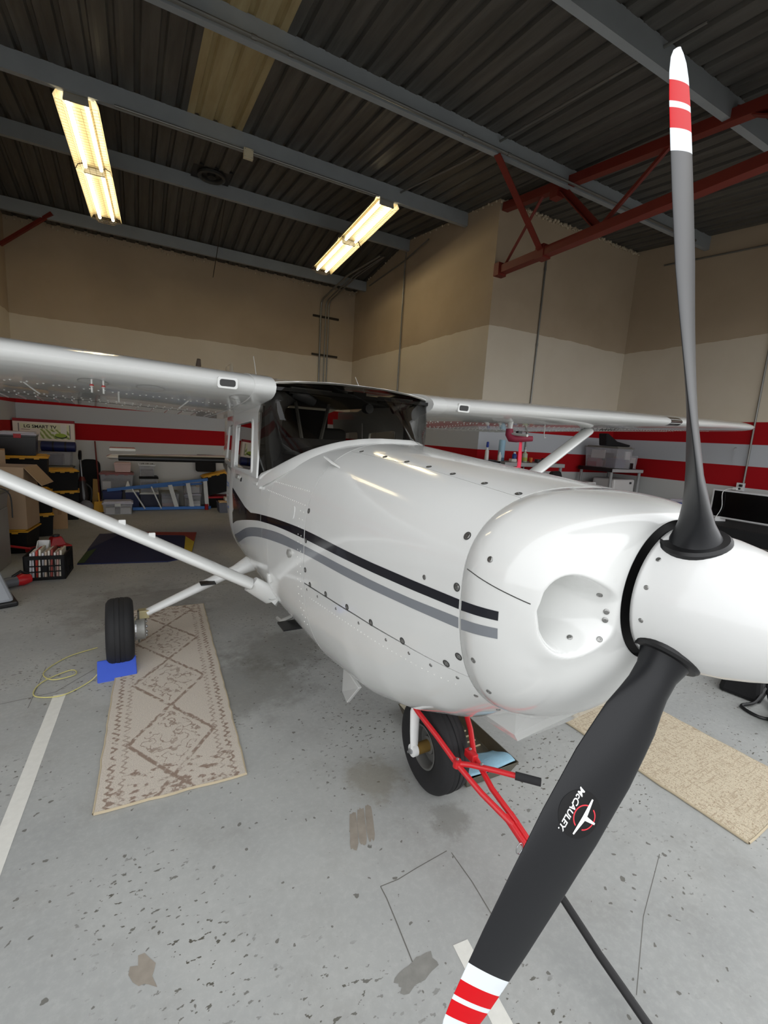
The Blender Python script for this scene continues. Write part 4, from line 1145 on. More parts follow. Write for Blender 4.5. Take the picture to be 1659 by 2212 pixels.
b = MB(); b.add([(-.36,1.20,.50),(-.30,1.50,.46),(-.30,1.50,.30),(-.35,1.34,.34),(-.34,1.20,.50),(-.28,1.50,.46),(-.28,1.50,.30),(-.33,1.34,.34)], [(0,1,2,3),(4,7,6,5),(0,4,5,1),(1,5,6,2),(2,6,7,3),(3,7,4,0)]).build('cowl_flap', PAINT, AIR, bevel=.003)
b = MB(); b.add([(.34,1.20,.50),(.28,1.50,.46),(.28,1.50,.30),(.33,1.34,.34),(.36,1.20,.50),(.30,1.50,.46),(.30,1.50,.30),(.35,1.34,.34)], [(0,1,2,3),(4,7,6,5),(0,4,5,1),(1,5,6,2),(2,6,7,3),(3,7,4,0)]).build('cowl_flap', PAINT, AIR, bevel=.003)
MB().tube([(-.40,2.02,.56),(-.46,2.10,.50),(-.47,2.16,.50)], .012, 6).build('belly_drain', LGREY, AIR)
MB().box(-.50,-.36,1.93,2.06,.505,.515).build('step_pad', BLACK, AIR)
# light bar of the wing strut: two white camera clamps
for k, t_ in enumerate((.335,.265)):
    c = Vector((-.62,2.255,.715))*(1-t_)+Vector((-2.72,2.46,1.845))*t_; d = (Vector((-2.72,2.46,1.845))-Vector((-.62,2.255,.715))).normalized()
    cl = MB().tube([c-d*.014,c+d*.014], .057, 20, flat=.48, up=(0,0,1)).build('strut_clamp', PAINT, strutS, True)
    MB().box(-.018,.018,-.012,.012,0,.030).build('clamp_lug', PAINT, strutS, bevel=.004).location = c+Vector((0,-.012,.026))
# ------------------------------------------------------------------ floor marks, tape, rugs
for P in ([(.78,1.272),(.855,1.268),(.947,1.278),(1.104,1.29)],[(.78,1.272),(.78,1.223),(.77,1.119),(.754,.971)],[(1.117,1.275),(1.115,1.136),(1.101,1.007)]): cut(P, .0035)
cut([(1.938,.889),(1.615,.756),(1.354,.613)], .002); cut([(-.9,3.19),(-.486,3.24),(-.293,3.471)], .004); cut([(-.586,3.621),(-.602,3.103)], .003); cut([(-.1,4.91),(.41,5.003),(.9,5.02)], .004)
def rag_patch(name, cx, cy, w, d, rot, m, n=26, k=.14):
    V = [(0,0,.0009)]; rnd = random.Random(int(cx*1000))
    for i in range(n):
        a = 2*math.pi*i/n; c, s = math.cos(a), math.sin(a); q = 1/max(abs(c),abs(s)); q = min(q, 1.25)*(1+rnd.uniform(-k,k))
        x, y = c*q*w/2, s*q*d/2; V.append((x*math.cos(rot)-y*math.sin(rot), x*math.sin(rot)+y*math.cos(rot), .0009))
    return mesh(name, [(cx+x,cy+y,z) for x, y, z in V], [(0,1+i,1+(i+1)%n) for i in range(n)], m, fl)
STAIN = mat('bare_patch',(132,131,126),.8,var=.3,vs=25); TYRE = mat('tyre_print',(146,138,127),.8,var=.25,vs=25)
rag_patch('bare_patch', .752,.972,.145,.06,.15,STAIN); rag_patch('bare_patch', -.02,1.34,.05,.09,.4,TYRE,14,.5); rag_patch('bare_patch', 1.13,.93,.07,.10,.5,STAIN,16,.5)
for i in range(3): rag_patch('tyre_print', .790+.042*i, 1.545+.006*i, .034, .19, -.38, TYRE, 22, .10)
TAPE = mat('white_floor_tape',(222,221,214),.7,var=.10,vs=30)
def tape(label, a, b, w):
    a = Vector((*a,0)); b = Vector((*b,0)); d = (b-a).normalized(); n = Vector((-d.y,d.x,0))*w/2; c = (a+b)/2
    V = []; rnd = random.Random(3); N = 16
    for i in range(N+1):
        p = a+(b-a)*i/N
        for s in (1,-1): V += [p+n*s*(1+rnd.uniform(-.03,.03))-c+Vector((0,0,.0016)), p+n*s-c+Vector((0,0,.0001))]
    F = [(4*i,4*i+4,4*i+6,4*i+2) for i in range(N)]+[(4*i,4*i+1,4*i+5,4*i+4) for i in range(N)]+[(4*i+2,4*i+6,4*i+7,4*i+3) for i in range(N)]
    o = mesh('floor_tape', V, F, TAPE); o.location = c; return tag(o, label, 'floor tape', 'white floor tapes')
tape('long white tape stripe on the floor left of the runner rug', (-.459,3.20), (-.585,.6), .066)
tape('short white tape stripe under the lower propeller blade', (.938,.98), (.86,.20), .058)
def rug_mat(name, base, line, kind):
    m = bpy.data.materials.new(name); m.use_nodes = True; T = NT(m); v = T.coord(); p = T.xyz(v)
    wv = T.m('MULTIPLY', T.m('SUBTRACT', T.noise(v, 26, 3), .5), .03)
    fine = T.noise(v, 170, 3, .7); brk = T.ramp(T.noise(v, 30, 3, .6), .34, .52)
    au = T.m('ADD', T.m('ABSOLUTE', p[0]), wv); vv = T.m('ADD', p[1], wv)
    def near(x, w): return T.m('SUBTRACT', 1, T.ramp(T.m('ABSOLUTE', x), w*.45, w))
    if kind == 0:
        tri = T.m('MULTIPLY', T.m('ABSOLUTE', T.m('SUBTRACT', T.m('FRACT', T.m('ADD', T.m('DIVIDE', vv, .62), 8.25)), .5)), 2)     # 0..1 zigzag
        zig = near(T.m('SUBTRACT', T.m('MULTIPLY', tri, .215), au), .017)
        inner = T.m('GREATER_THAN', T.m('SUBTRACT', T.m('MULTIPLY', tri, .20), au), .03)
        orn = T.m('SUBTRACT', 1, T.ramp(T.m('ABSOLUTE', T.m('SUBTRACT', T.noise(v, 15, 2, .45), .5)), .012, .032))
        orn2 = T.ramp(T.noise(v, 24, 1, .4), .64, .67)
        f = T.m('MAXIMUM', zig, T.m('MULTIPLY', inner, T.m('MAXIMUM', T.m('MULTIPLY', orn, .85), T.m('MULTIPLY', orn2, .7))))
        sq = T.m('MULTIPLY', T.m('SINE', T.m('MULTIPLY', vv, 150)), .010)
        f = T.m('MAXIMUM', f, near(T.m('SUBTRACT', T.m('ADD', au, sq), .274), .011)); f = T.m('MAXIMUM', f, T.m('MULTIPLY', near(T.m('SUBTRACT', T.m('ADD', au, sq), .222), .009), .7))
        ends = T.m('MULTIPLY', T.m('GREATER_THAN', T.m('ABSOLUTE', p[1]), .98), T.m('LESS_THAN', au, .28))
        f = T.m('MAXIMUM', f, T.m('MULTIPLY', ends, T.ramp(T.noise(T.map(v,(1,1.6,1),(0,0,.6)), 22, 2, .5), .52, .6)))
        f = T.m('MULTIPLY', f, brk)
    else:
        st = T.noise(T.map(v, (3,40,1)), 2.2, 3, .6); st2 = T.noise(T.map(v, (40,4,1)), 2.2, 3, .6)
        f = T.m('MAXIMUM', T.m('MULTIPLY', T.ramp(st, .55, .66), .55), T.m('MULTIPLY', T.ramp(st2, .55, .66), .55))
        f = T.m('MAXIMUM', f, T.m('MULTIPLY', T.ramp(T.noise(v, 9, 4, .7), .58, .72), .8)); f = T.m('MAXIMUM', f, T.m('MULTIPLY', T.ramp(T.noise(v, 120, 2, .6), .55, .62), .7))
    c = T.mix(T.ramp(fine, .3, .7), tuple(x*.80 for x in base[:3])+(1,), base)
    c = T.mix(T.m('MULTIPLY', T.ramp(T.noise(v, 3, 4, .6), .55, .8), .25), c, tuple(x*.55 for x in base[:3])+(1,))
    c = T.mix(T.m('MULTIPLY', f, .72), c, line); T.base(c); T.b.inputs['Roughness'].default_value = .95; T.b.inputs['Specular IOR Level'].default_value = .05
    T.bump(T.noise(v, 220, 3, .7), .8, .006)
    return m
def rug(label, cx, cy, w, d, rz, m):
    t = empty('runner_rug', (cx,cy,0), rz); tag(t, label, 'rug'); N = 40; V = []; F = []; rnd = random.Random(5)
    ol = []
    for i in range(N+1): ol.append((-w/2+rnd.uniform(-.003,.003), -d/2+d*i/N))
    for i in range(1, 12): ol.append((-w/2+w*i/12, d/2+rnd.uniform(-.003,.003)))
    for i in range(N+1): ol.append((w/2+rnd.uniform(-.003,.003), d/2-d*i/N))
    for i in range(1, 12): ol.append((w/2-w*i/12, -d/2+rnd.uniform(-.003,.003)))
    MB().prism(ol, .001, .012).build('pile', m, t)
    # bound edge
    k = len(ol); b = MB(); b.tube([(x,y,.007) for x, y in ol]+[(ol[0][0],ol[0][1],.007)], .0065, 6, False); b.build('bound_edge', mat('rug_binding',(186,172,146),.9), t, True)
    return t
rug('beige runner rug with brown diamond lattice by the main wheel', .158, 3.27, .645, 2.40, math.radians(-2.0), rug_mat('rug_diamond', srgb(224,214,201), srgb(128,98,80), 0))
rug('beige speckled runner rug right of the nose wheel', 2.66, 2.02, .70, 2.52, math.radians(2.5), rug_mat('rug_speckle', srgb(226,213,188), srgb(140,108,80), 1))
# ------------------------------------------------------------------ chock with rope
BLUE = mat('blue_chock_plastic',(62,92,200),.45,var=.10)
ch = empty('wheel_chock', (-.155,3.345,0), math.radians(3)); tag(ch, 'blue plastic wheel chock against the main wheel', 'wheel chock')
MB().prism([(-.09,0),(.085,0),(.05,.092),(.035,.098)], -.115, .115, Matrix(((0,0,1,0),(1,0,0,0),(0,1,0,0),(0,0,0,1)))).build('body', BLUE, ch, bevel=.006)
rp = [(-.10,-.02,.05),(-.16,-.06,.012),(-.30,-.16,.008),(-.44,-.10,.008),(-.42,.06,.008),(-.27,.16,.01),(-.24,.08,.012),(-.36,.05,.018),(-.42,.20,.008),(-.30,.38,.008),(-.12,.46,.008)]
def smooth_path(P, n=6):
    P = [Vector(p) for p in P]; Q = []
    for i in range(len(P)-1):
        p0, p1, p2, p3 = P[max(0,i-1)], P[i], P[i+1], P[min(len(P)-1,i+2)]
        for j in range(n):
            t = j/n; Q.append(.5*((2*p1)+(p2-p0)*t+(2*p0-5*p1+4*p2-p3)*t*t+(3*p1-p0-3*p2+p3)*t**3))
    return Q+[P[-1]]
MB().tube(smooth_path(rp), .0036, 6).build('rope', mat('yellow_rope',(196,188,122),.8,var=.2,vs=80), ch, True)
# ------------------------------------------------------------------ drip tray with absorbent pad
TRAYM = mat('stained_tray_steel',(112,106,92),.35,.7,var=.3,vs=12)
ty = empty('drip_tray', (1.555,1.86,0), math.radians(-1)); tag(ty, 'shallow metal drip tray behind the nose wheel', 'tray')
def open_box(w, d, h, t, tp=.03):
    b = MB()
    o = lambda w_, d_, z: [(-w_/2,-d_/2,z),(w_/2,-d_/2,z),(w_/2,d_/2,z),(-w_/2,d_/2,z)]
    return b.add(o(w-tp,d-tp,0)+o(w,d,h)+o(w-2*t,d-2*t,h)+o(w-tp-2*t,d-tp-2*t,t), [(0,3,2,1)]+[(k*4+i,k*4+(i+1)%4,k*4+4+(i+1)%4,k*4+4+i) for k in range(3) for i in range(4)]+[(12,13,14,15)])
open_box(.34,.70,.065,.006,.05).build('pan', TRAYM, ty, bevel=.008)
for i in range(8): MB().tube([(-.12,-.10+i*.045,.008),(.12,-.10+i*.045,.008)], .005, 6).build('rib', mat('rib_light',(198,184,150),.5), ty)
pad = MB()
N = 10; V = []; F = []
for i in range(N+1):
    for j in range(N+1):
        u, w_ = i/N, j/N; V.append((-.155+.31*u, -.335+.16*w_, .070-.035*w_**2+.006*math.sin(9*u+3*w_)+.012*math.sin(5*w_)*u-.010*(1-w_)*abs(math.sin(6*u))))
for i in range(N):
    for j in range(N): F.append((i*(N+1)+j,(i+1)*(N+1)+j,(i+1)*(N+1)+j+1,i*(N+1)+j+1))
pd = mesh('absorbent_pad', [(x,y,z) for x, y, z in V], F, mat('blue_shop_towel',(146,186,206),.9,var=.06,vs=40,bump=.5,bs=120), None, 'all')
sm = pd.modifiers.new('thick','SOLIDIFY'); sm.thickness = .004; pd.location = (1.555,1.86,0); pd.rotation_euler = (0,0,math.radians(-1)); tag(pd, 'pale blue shop towel draped over the near end of the drip tray', 'cloth')
# ------------------------------------------------------------------ tow bar
RED = mat('red_tow_bar',(206,24,34),.35,var=.08,coat=.3)
tb = empty('tow_bar', (1.26,1.02,0)); tag(tb, 'red tow bar clamped on the nose wheel with black grip', 'tow bar')
def tbp(x, y, z): return (x-1.26, y-1.02, z)
MB().tube([tbp(1.120,1.72,.48),tbp(1.135,1.62,.43),tbp(1.165,1.50,.375),tbp(1.185,1.37,.322),tbp(1.215,1.24,.275),tbp(1.262,1.10,.228)], .0125, 10).build('fork_arm', RED, tb, True)
MB().tube([tbp(1.372,1.72,.52),tbp(1.362,1.58,.455),tbp(1.330,1.47,.385),tbp(1.285,1.38,.328),tbp(1.272,1.24,.275),tbp(1.285,1.10,.228)], .0125, 10).build('fork_arm', RED, tb, True)
MB().tube([tbp(1.258,1.14,.238),tbp(1.266,.90,.158)], .014, 10).build('shaft', RED, tb, True)
MB().tube([tbp(1.284,1.14,.238),tbp(1.286,.90,.158)], .014, 10).build('shaft', RED, tb, True)
MB().tube([tbp(1.274,.93,.168),tbp(1.272,.70,.095),tbp(1.262,.30,.012+.0)], .0135, 10).build('pull_handle', BLACK, tb, True)
hd = MB().tube([tbp(1.180,1.375,.326),tbp(1.225,1.335,.333),tbp(1.30,1.265,.334),tbp(1.365,1.200,.334)], .0115, 10).build('lever', RED, tb, True)
MB().tube([tbp(1.360,1.205,.334),tbp(1.432,1.132,.334)], [.0165,.0165], 12).build('grip', mat('black_foam_grip',(34,34,36),.8), hd, True)
MB().lathe([(.018,-.016),(.018,.016)], 12, Matrix.Translation(tbp(1.185,1.372,.326))).build('pivot', RED, tb)
MB().box(-.016,.016,-.03,.03,-.018,.018).build('pivot_plate', RED, tb, bevel=.004).location = tbp(1.272,1.385,.33)
for p in ((1.185,1.372,.343),(1.272,1.395,.350),(1.258,1.30,.348)): MB().lathe([(.007,0),(.007,.006),(.004,.008)], 8, Matrix.Translation(tbp(*p))).build('bolt', STEEL, tb)
pn = MB(); pn.tube([(.016*math.cos(2*math.pi*i/16), .0, .022*math.sin(2*math.pi*i/16)) for i in range(17)], .0022, 6, False); pr_ = pn.build('pull_ring', STEEL, tb, True); pr_.location = tbp(1.232,1.03,.20)
for i in range(9):
    cr_ = MB(); cr_.tube([(.006*math.cos(2*math.pi*k/10), .009*math.sin(2*math.pi*k/10), 0) for k in range(11)], .0012, 5, False)
    o = cr_.build('chain_link', STEEL, tb, True); t_ = i/8; o.location = tbp(1.232+.030*t_, 1.02-.085*t_, .175-.05*math.sin(math.pi*t_*.9)-.03*t_); o.rotation_euler = (.6, .9*(i%2), .4)
# pitot cover with streamer, hanging on the port wing
Mair = Matrix.Translation((1.30,.62,0)) @ Matrix.Rotation(math.radians(1.5),4,'Z')
q = Mair @ (wing_pt(1.53,.16,False)+Vector((0,-.01,-.10)))
pc = empty('pitot_cover', q); tag(pc, 'dark red pitot cover with red streamer under the far wing', 'pitot cover')
CVR = mat('maroon_cover',(120,18,46),.6); RIB = mat('red_streamer',(214,44,72),.7,var=.06)
MB().tube([(0,.015,.045),(0,.012,.0),(.003,-.01,-.030),(.02,-.06,-.036),(.07,-.10,-.030),(.125,-.13,-.026)], [.030,.034,.036,.028,.026,.022], 14).build('sleeve', CVR, pc, True)
MB().box(.03,.075,-.06,-.03,.01,.03).build('velcro_strap', BLACK, pc, bevel=.003)
V = []; F = []
for i in range(11):
    t_ = i/10; z = -.04-.40*t_; x = .05+.008*math.sin(t_*5)-.012*t_
    V += [(x-.019,-.085+.006*math.sin(t_*7),z),(x+.019,-.085+.01*math.sin(t_*6+1),z)]
o = mesh('streamer', V, [(2*i,2*i+1,2*i+3,2*i+2) for i in range(10)], RIB, pc, 'all'); sm = o.modifiers.new('thick','SOLIDIFY'); sm.thickness = .002
# ------------------------------------------------------------------ boxes and bins
YEL = mat('yellow_lid',(214,160,38),.5,var=.06); TOTEB = mat('black_tote',(11,11,12),.65,spec=.3); CARD = mat('cardboard',(168,134,98),.85,var=.08,vs=12); CARD2 = mat('pale_cardboard',(178,152,124),.85,var=.06)
NAVYP = mat('navy_plastic',(20,32,84),.45); LILAC = mat('frosted_lid',(186,184,196),.5); REDL = mat('red_latch',(176,30,42),.5); GREYL = mat('grey_lid',(118,118,112),.5)
PAPER = mat('printed_paper',(222,220,214),.8,var=.05); PINK = mat('pale_pink_plastic',(206,178,172),.5); WOOD = mat('bare_wood',(196,160,116),.7,var=.15)
def tote(label, cx, cy, z0, w, d, h, body, lid, rz=0, group=None, latch=None, ribs=True, contents=None, lidh=.035, cat='storage bin', name='storage_bin'):
    t = empty(name, (cx,cy,z0), rz); tag(t, label, cat, group)
    b = MB(); t_ = .004
    o = lambda w_, d_, z: [(-w_/2,-d_/2,z),(w_/2,-d_/2,z),(w_/2,d_/2,z),(-w_/2,d_/2,z)]
    hb = h-lidh if lid else h
    k_ = .90
    b.add(o(w*k_,d*k_,0)+o(w*.97,d*.97,hb-.02)+o(w,d,hb-.02)+o(w,d,hb)+o(w*.97-2*t_,d*.97-2*t_,hb)+o(w*k_-2*t_,d*k_-2*t_,t_), [(0,3,2,1)]+[(k*4+i,k*4+(i+1)%4,k*4+4+(i+1)%4,k*4+4+i) for k in range(5) for i in range(4)]+[(20,21,22,23)])
    bo = b.build('bin_body', body, t, bevel=.006)
    if lid:
        lb = MB(); lb.taper(0,0,hb+.001,hb+lidh*.55,w*1.03,d*1.03,w*1.03,d*1.03); lb.taper(0,0,hb+lidh*.55,hb+lidh,w*.93,d*.93,w*.90,d*.90); l_ = lb.build('lid', lid, t, bevel=.006)
        if ribs:
            for s in (-1,1):
                for u in (-.28,0,.28): MB().box(u*w-.03,u*w+.03,s*d*.515-.008,s*d*.515+.008,hb-.012,hb+lidh*.55).build('lid_lug', lid, l_)
    if latch:
        for s in (-1,1): MB().box(-w*.1,w*.1,s*d*.525-.006,s*d*.525+.006,hb-.04,hb+.02).build('latch', latch, t, bevel=.003)
    for i, (m_, x, y, z, w_, d_, h_) in enumerate(contents or ()):
        MB().box((x-w_/2)*w,(x+w_/2)*w,(y-d_/2)*d,(y+d_/2)*d,z*h+.008,(z+h_)*h).build('contents', m_, t, bevel=.006)
    return t
gt = 'black totes with yellow lids'
# left rear stacks
tote('large black tote with yellow lid under the clear lidded bin', -1.50,8.62,.56,.60,.62,.54, TOTEB, YEL, .10, gt)
tote('black tote with yellow lid at the foot of the tall rear stack', -1.50,8.62,0,.60,.62,.555, TOTEB, YEL, .06, gt)
tote('black tote with yellow lid behind the open carton, upper of two', -1.32,8.02,.34,.42,.46,.32, TOTEB, YEL, .25, gt)
tote('black tote with yellow lid behind the open carton, lower of two', -1.32,8.02,0,.42,.46,.335, TOTEB, YEL, .2, gt)
tote('black tote with yellow lid beside the vacuum, top of its stack', -1.14,9.25,.50,.46,.46,.34, TOTEB, YEL, .25, gt)
tote('black tote with yellow lid beside the vacuum, bottom of its stack', -1.12,9.25,0,.46,.46,.495, TOTEB, YEL, .1, gt)
tote('black tote with yellow lid carrying the big open carton', -1.46,7.15,0,.56,.50,.30, TOTEB, YEL, -.12, gt)
tote('black bin with frosted lid and red latches on the tall tote', -1.53,8.55,1.104,.44,.40,.34, mat('smoke_black',(20,16,18),.3), LILAC, .08, None, REDL, False, None, .05)
tote('clear tub of blue things under the blue sleeping roll', -1.26,9.98,.84,.46,.40,.24, CLEAR, None, 0, None, None, False, [(NAVYP,-.05,0,.0,.5,.7,.8),(PAPER,-.3,-.3,0,.2,.1,.7)])
tote('stacked grey tub below the clear tub of blue things', -1.26,9.98,0,.46,.42,.83, mat('grey_tub',(84,86,96),.5), GREYL, 0)
def carton(label, cx, cy, z0, w, d, h, m, rz=0, flaps=(), open_=False):
    t = empty('cardboard_box', (cx,cy,z0), rz); tag(t, label, 'box')
    if open_:
        open_box(w,d,h,.006,.0).build('carton_body', m, t)
        for side, ang in flaps:
            L_ = d if side in 'lr' else w; fl_ = (w if side in 'lr' else d)*.5
            M_ = {'r':Matrix.Translation((w/2,0,h)) @ Matrix.Rotation(ang,4,'Y'), 'l':Matrix.Translation((-w/2,0,h)) @ Matrix.Rotation(math.pi-ang,4,'Y'), 'f':Matrix.Translation((0,-d/2,h)) @ Matrix.Rotation(-math.pi/2,4,'Z') @ Matrix.Rotation(ang,4,'Y'), 'b':Matrix.Translation((0,d/2,h)) @ Matrix.Rotation(math.pi/2,4,'Z') @ Matrix.Rotation(ang,4,'Y')}[side]
            MB().box(0,fl_,-L_/2,L_/2,-.003,.003,M_).build('flap', m, t)
    else:
        MB().box(-w/2,w/2,-d/2,d/2,0,h).build('carton_body', m, t, bevel=.004)
        MB().box(-w/2,w/2,-.025,.025,h,h+.001).build('packing_tape', mat('brown_tape',(150,112,70),.4), t)
        MB().box(-.025,.025,-d/2-.001,-d/2,h*.75,h).build('packing_tape', mat('brown_tape',(150,112,70),.4), t)
    return t
carton('tall open cardboard box with folded flap on a yellow lidded tote', -1.46,7.15,.304,.56,.46,.76, CARD2, -.12, (('r',.9),('f',1.35)), True)
carton('small brown cardboard box on the floor near the jack', -1.07,8.42,0,.19,.19,.30, CARD, .1)
carton('beige carton at the left picture edge, topmost of two', -1.70,7.75,1.02,.30,.40,.20, CARD2, .2)
carton('beige carton at the left picture edge, lower of two', -1.70,7.75,.0,.32,.42,1.015, CARD2, .1)
# television carton with print
tv = empty('television_carton', (-1.415,9.97,1.262), math.radians(-1)); tag(tv, 'white television carton with red top and green picture', 'box')
MB().box(-.435,.435,-.06,.06,0,.315).build('carton_body', mat('white_carton',(226,216,206),.7,var=.02), tv)
MB().box(-.436,.436,-.061,.061,.315,.365).build('red_top', mat('carton_red',(140,20,34),.6), tv, bevel=.006)
def leaf_mat():
    m = bpy.data.materials.new('green_print'); m.use_nodes = True; T = NT(m); v = T.coord()
    w_ = T.new('ShaderNodeTexWave'); T.lk(T.map(v,(1,1,1),(0,.7,0)), w_.inputs[0]); w_.inputs[1].default_value = 5; w_.inputs[2].default_value = 6; w_.inputs[3].default_value = 3
    T.base(T.mix(w_.outputs[1], srgb(226,226,190), srgb(132,150,62))); T.b.inputs['Roughness'].default_value = .6; return m
GRN = leaf_mat()
MB().box(-.06,.365,-.0612,-.06,.035,.20).build('printed_picture', GRN, tv)
MB().box(-.335,.365,-.0611,-.06,.20,.285).build('printed_sky', mat('print_sky',(220,222,190),.6), tv)
MB().lathe([(.085,0),(.082,.0005)], 28, Matrix.Translation((.235,-.0614,.10)) @ Matrix.Rotation(math.pi/2,4,'X') @ Matrix.Scale(.42,4,(0,1,0)), True).build('printed_bowl', mat('print_green',(150,176,52),.5), tv)
MB().lathe([(.090,0),(.088,.0004)], 28, Matrix.Translation((.24,-.0613,.085)) @ Matrix.Rotation(math.pi/2,4,'X') @ Matrix.Scale(.45,4,(0,1,0)), True).build('printed_shadow', mat('print_dark',(40,50,24),.5), tv)
MB().box(.235,.325,-.0616,-.06,.12,.285).build('printed_label', PAPER, tv); MB().box(.10,.175,-.0617,-.06,.125,.155).build('printed_box', PAPER, tv)
for x in (-.355,.372): MB().box(x-.008,x+.008,-.0615,-.06,.04,.285).build('printed_bar', mat('print_grey',(128,124,120),.6), tv)
Mt = Matrix(((1,0,0,-.055),(0,0,-1,-.0618),(0,1,0,.235),(0,0,0,1)))
text('lettering', 'LG SMART TV', .074, Mt, mat('print_black',(26,20,20),.6), tv, sx=1.02, bold=.0018)
MB().box(-.32,-.20,-.0616,-.06,.178,.186).build('printed_line', mat('print_olive',(120,112,72),.6), tv)
rl = MB().tube([(-.30,0,0),(-.29,0,0),(.20,0,0),(.21,0,0)], [.06,.088,.088,.06], 20); o = rl.build('sleeping_roll', NAVYP, None, True); o.location = (-1.17,9.86,1.170); tag(o, 'navy blue rolled sleeping bag below the television carton', 'sleeping bag')
for x in (-.12,.06): MB().tube([(x-.012,0,0),(x+.012,0,0)], .090, 20).build('strap', BLACK, o, True)
# cleaning gear
vc = empty('vacuum_cleaner', (-.89,9.93,0), .2); tag(vc, 'upright red and black vacuum cleaner against the rear wall', 'vacuum cleaner')
MRED = mat('dark_red_plastic',(96,18,22),.3)
MB().prism(rrect(.28,.26,.06), 0, .12).build('floor_head', MRED, vc, bevel=.02)
MB().tube([(0,.04,.10),(0,.06,.30),(0,.08,.56)], [.075,.085,.06], 16).build('dust_canister', mat('smoky_canister',(60,56,58),.2), vc, True)
MB().tube([(0,.08,.54),(0,.10,.62)], [.065,.04], 16).build('motor_cap', MRED, vc, True)
MB().tube([(0,.10,.58),(-.01,.12,.95),(-.015,.10,1.02)], .018, 10).build('tube', STEEL, vc, True)
MB().tube([(-.015,.11,.94),(-.015,.10,1.02),(-.015,.06,1.10)], [.026,.030,.024], 10).build('handle', BLACK, vc, True)
MB().tube(smooth_path([(.05,.06,.5),(.13,.05,.4),(.12,.05,.2),(.04,.06,.12)]), .016, 8).build('hose', DKGREY, vc, True)
bb = MB().prism(rrect(.34,.92,.12,6), 0, .06, Matrix.Rotation(math.radians(86),4,'X')); o = bb.build('folded_chair', mat('black_fabric',(14,14,16),.9), None, bevel=.02); o.location = (-.80,10.34,.465); tag(o, 'black folded padded chair leaning behind the vacuum cleaner', 'chair')
o = MB().box(-.05,.05,-.012,.012,0,.56).build('wooden_board', mat('yellow_pine',(190,150,84),.7,var=.1)); o.location = (-.735,10.20,.0); o.rotation_euler = (-.08,.06,0); tag(o, 'narrow yellowish board standing beside the vacuum cleaner', 'board')
br = empty('broom', (-.635,9.98,0)); tag(br, 'broom with dark red handle leaning on the rear wall', 'broom')
MB().tube([(0,0,.16),(-.07,.38,1.27)], .013, 8).build('broom_handle', mat('broom_red',(104,34,30),.5), br)
MB().taper(0,0,.0,.17,.17,.05,.10,.04).build('bristles', mat('straw',(176,158,96),.9,var=.2,vs=60), br)
MB().taper(0,0,.16,.20,.12,.05,.06,.04).build('broom_cap', mat('broom_red',(104,34,30)), br)
dp = empty('dustpan', (-.63,9.74,0), .3); tag(dp, 'yellow dustpan standing in front of the broom', 'dustpan')
MB().prism([(-.11,0),(.11,0),(.08,.20),(-.08,.20)], 0, .03, Matrix.Rotation(math.radians(78),4,'X')).build('pan', YEL, dp, bevel=.005)
MB().tube([(0,.02,.19),(0,.06,.36)], .014, 8).build('handle', YEL, dp, True)
o = mesh('plastic_bag', [], [], DKGREY) if False else None
bg = MB().ball((0,0,.12), .12, 12, 8); o = bg.build('plastic_bag', mat('grey_film',(110,112,122),.35,var=.4,vs=18), None, True); o.location = (-.83,9.60,.0); tag(o, 'crumpled grey plastic bag left of the dustpan', 'bag')
dm = o.modifiers.new('crumple','DISPLACE'); tx_ = bpy.data.textures.new('crumple','CLOUDS'); tx_.noise_scale = .08; dm.texture = tx_; dm.strength = .06
# bins along the rear wall behind the ladder
tote('clear bin with red edged lid on top of navy totes', -.35,10.12,.385,.56,.40,.33, CLEAR, mat('clear_red_lid',(142,84,84),.4), 0, None, None, True, [(mat('dim_stuff',(92,84,82),.8),0,0,0,.8,.8,.55),(PAPER,-.3,-.4,0,.25,.05,.5)])
tote('small pale pink box on the red edged bin', -.25,10.12,.722,.28,.26,.18, PINK, PINK, 0, None, None, False)
tote('small clear bin of parts on the black lidded bin', .16,10.14,.642,.27,.28,.20, CLEAR, None, 0, None, None, False, [(mat('dim_stuff',(92,84,82)),0,0,0,.8,.8,.6)])
o = open_box(.31,.22,.03,.004,.02).build('parts_tray', WHITE); o.location = (.165,10.12,.846); tag(o, 'white tray of small dark parts on a clear bin', 'tray')
for i in range(10): MB().box(-.13+.027*i,-.112+.027*i,-.06,.05,.005,.028+.008*(i%3)).build('part', DKGREY, o)
tote('black lidded clear bin behind the ladder', .19,10.14,.335,.33,.36,.30, CLEAR, TOTEB, 0, None, None, False, [(DKGREY,0,0,0,.85,.8,.6)])
tote('dark navy bin under the black lidded bin', .19,10.14,0,.33,.36,.33, mat('dark_navy_bin',(28,32,56),.4), PAPER, 0, None, None, False)
tote('navy blue tote at the left end of the ladder', -.43,10.12,0,.32,.40,.38, NAVYP, mat('navy_lid',(26,44,104),.4), 0, None, None, False)
tote('second navy blue tote right of the first behind the ladder', -.10,10.14,0,.24,.38,.375, NAVYP, PAPER, 0, None, None, False)
tote('clear bin of folded clothes behind the ladder', .56,10.14,0,.33,.36,.34, CLEAR, GREYL, 0, None, None, False, [(mat('cloth_pink',(176,124,112),.9),0,0,0,.85,.8,.3),(mat('cloth_grey',(130,130,134),.9),0,0,.32,.85,.8,.25),(mat('cloth_blue',(78,84,104),.9),0,0,.6,.8,.8,.15)])
tote('clear bin of white cartons behind the right end of the ladder', .98,10.14,0,.32,.36,.30, CLEAR, LILAC, 0, None, None, False, [(PAPER,.1,-.1,0,.7,.7,.5),(DKGREY,-.3,0,0,.2,.6,.6)])
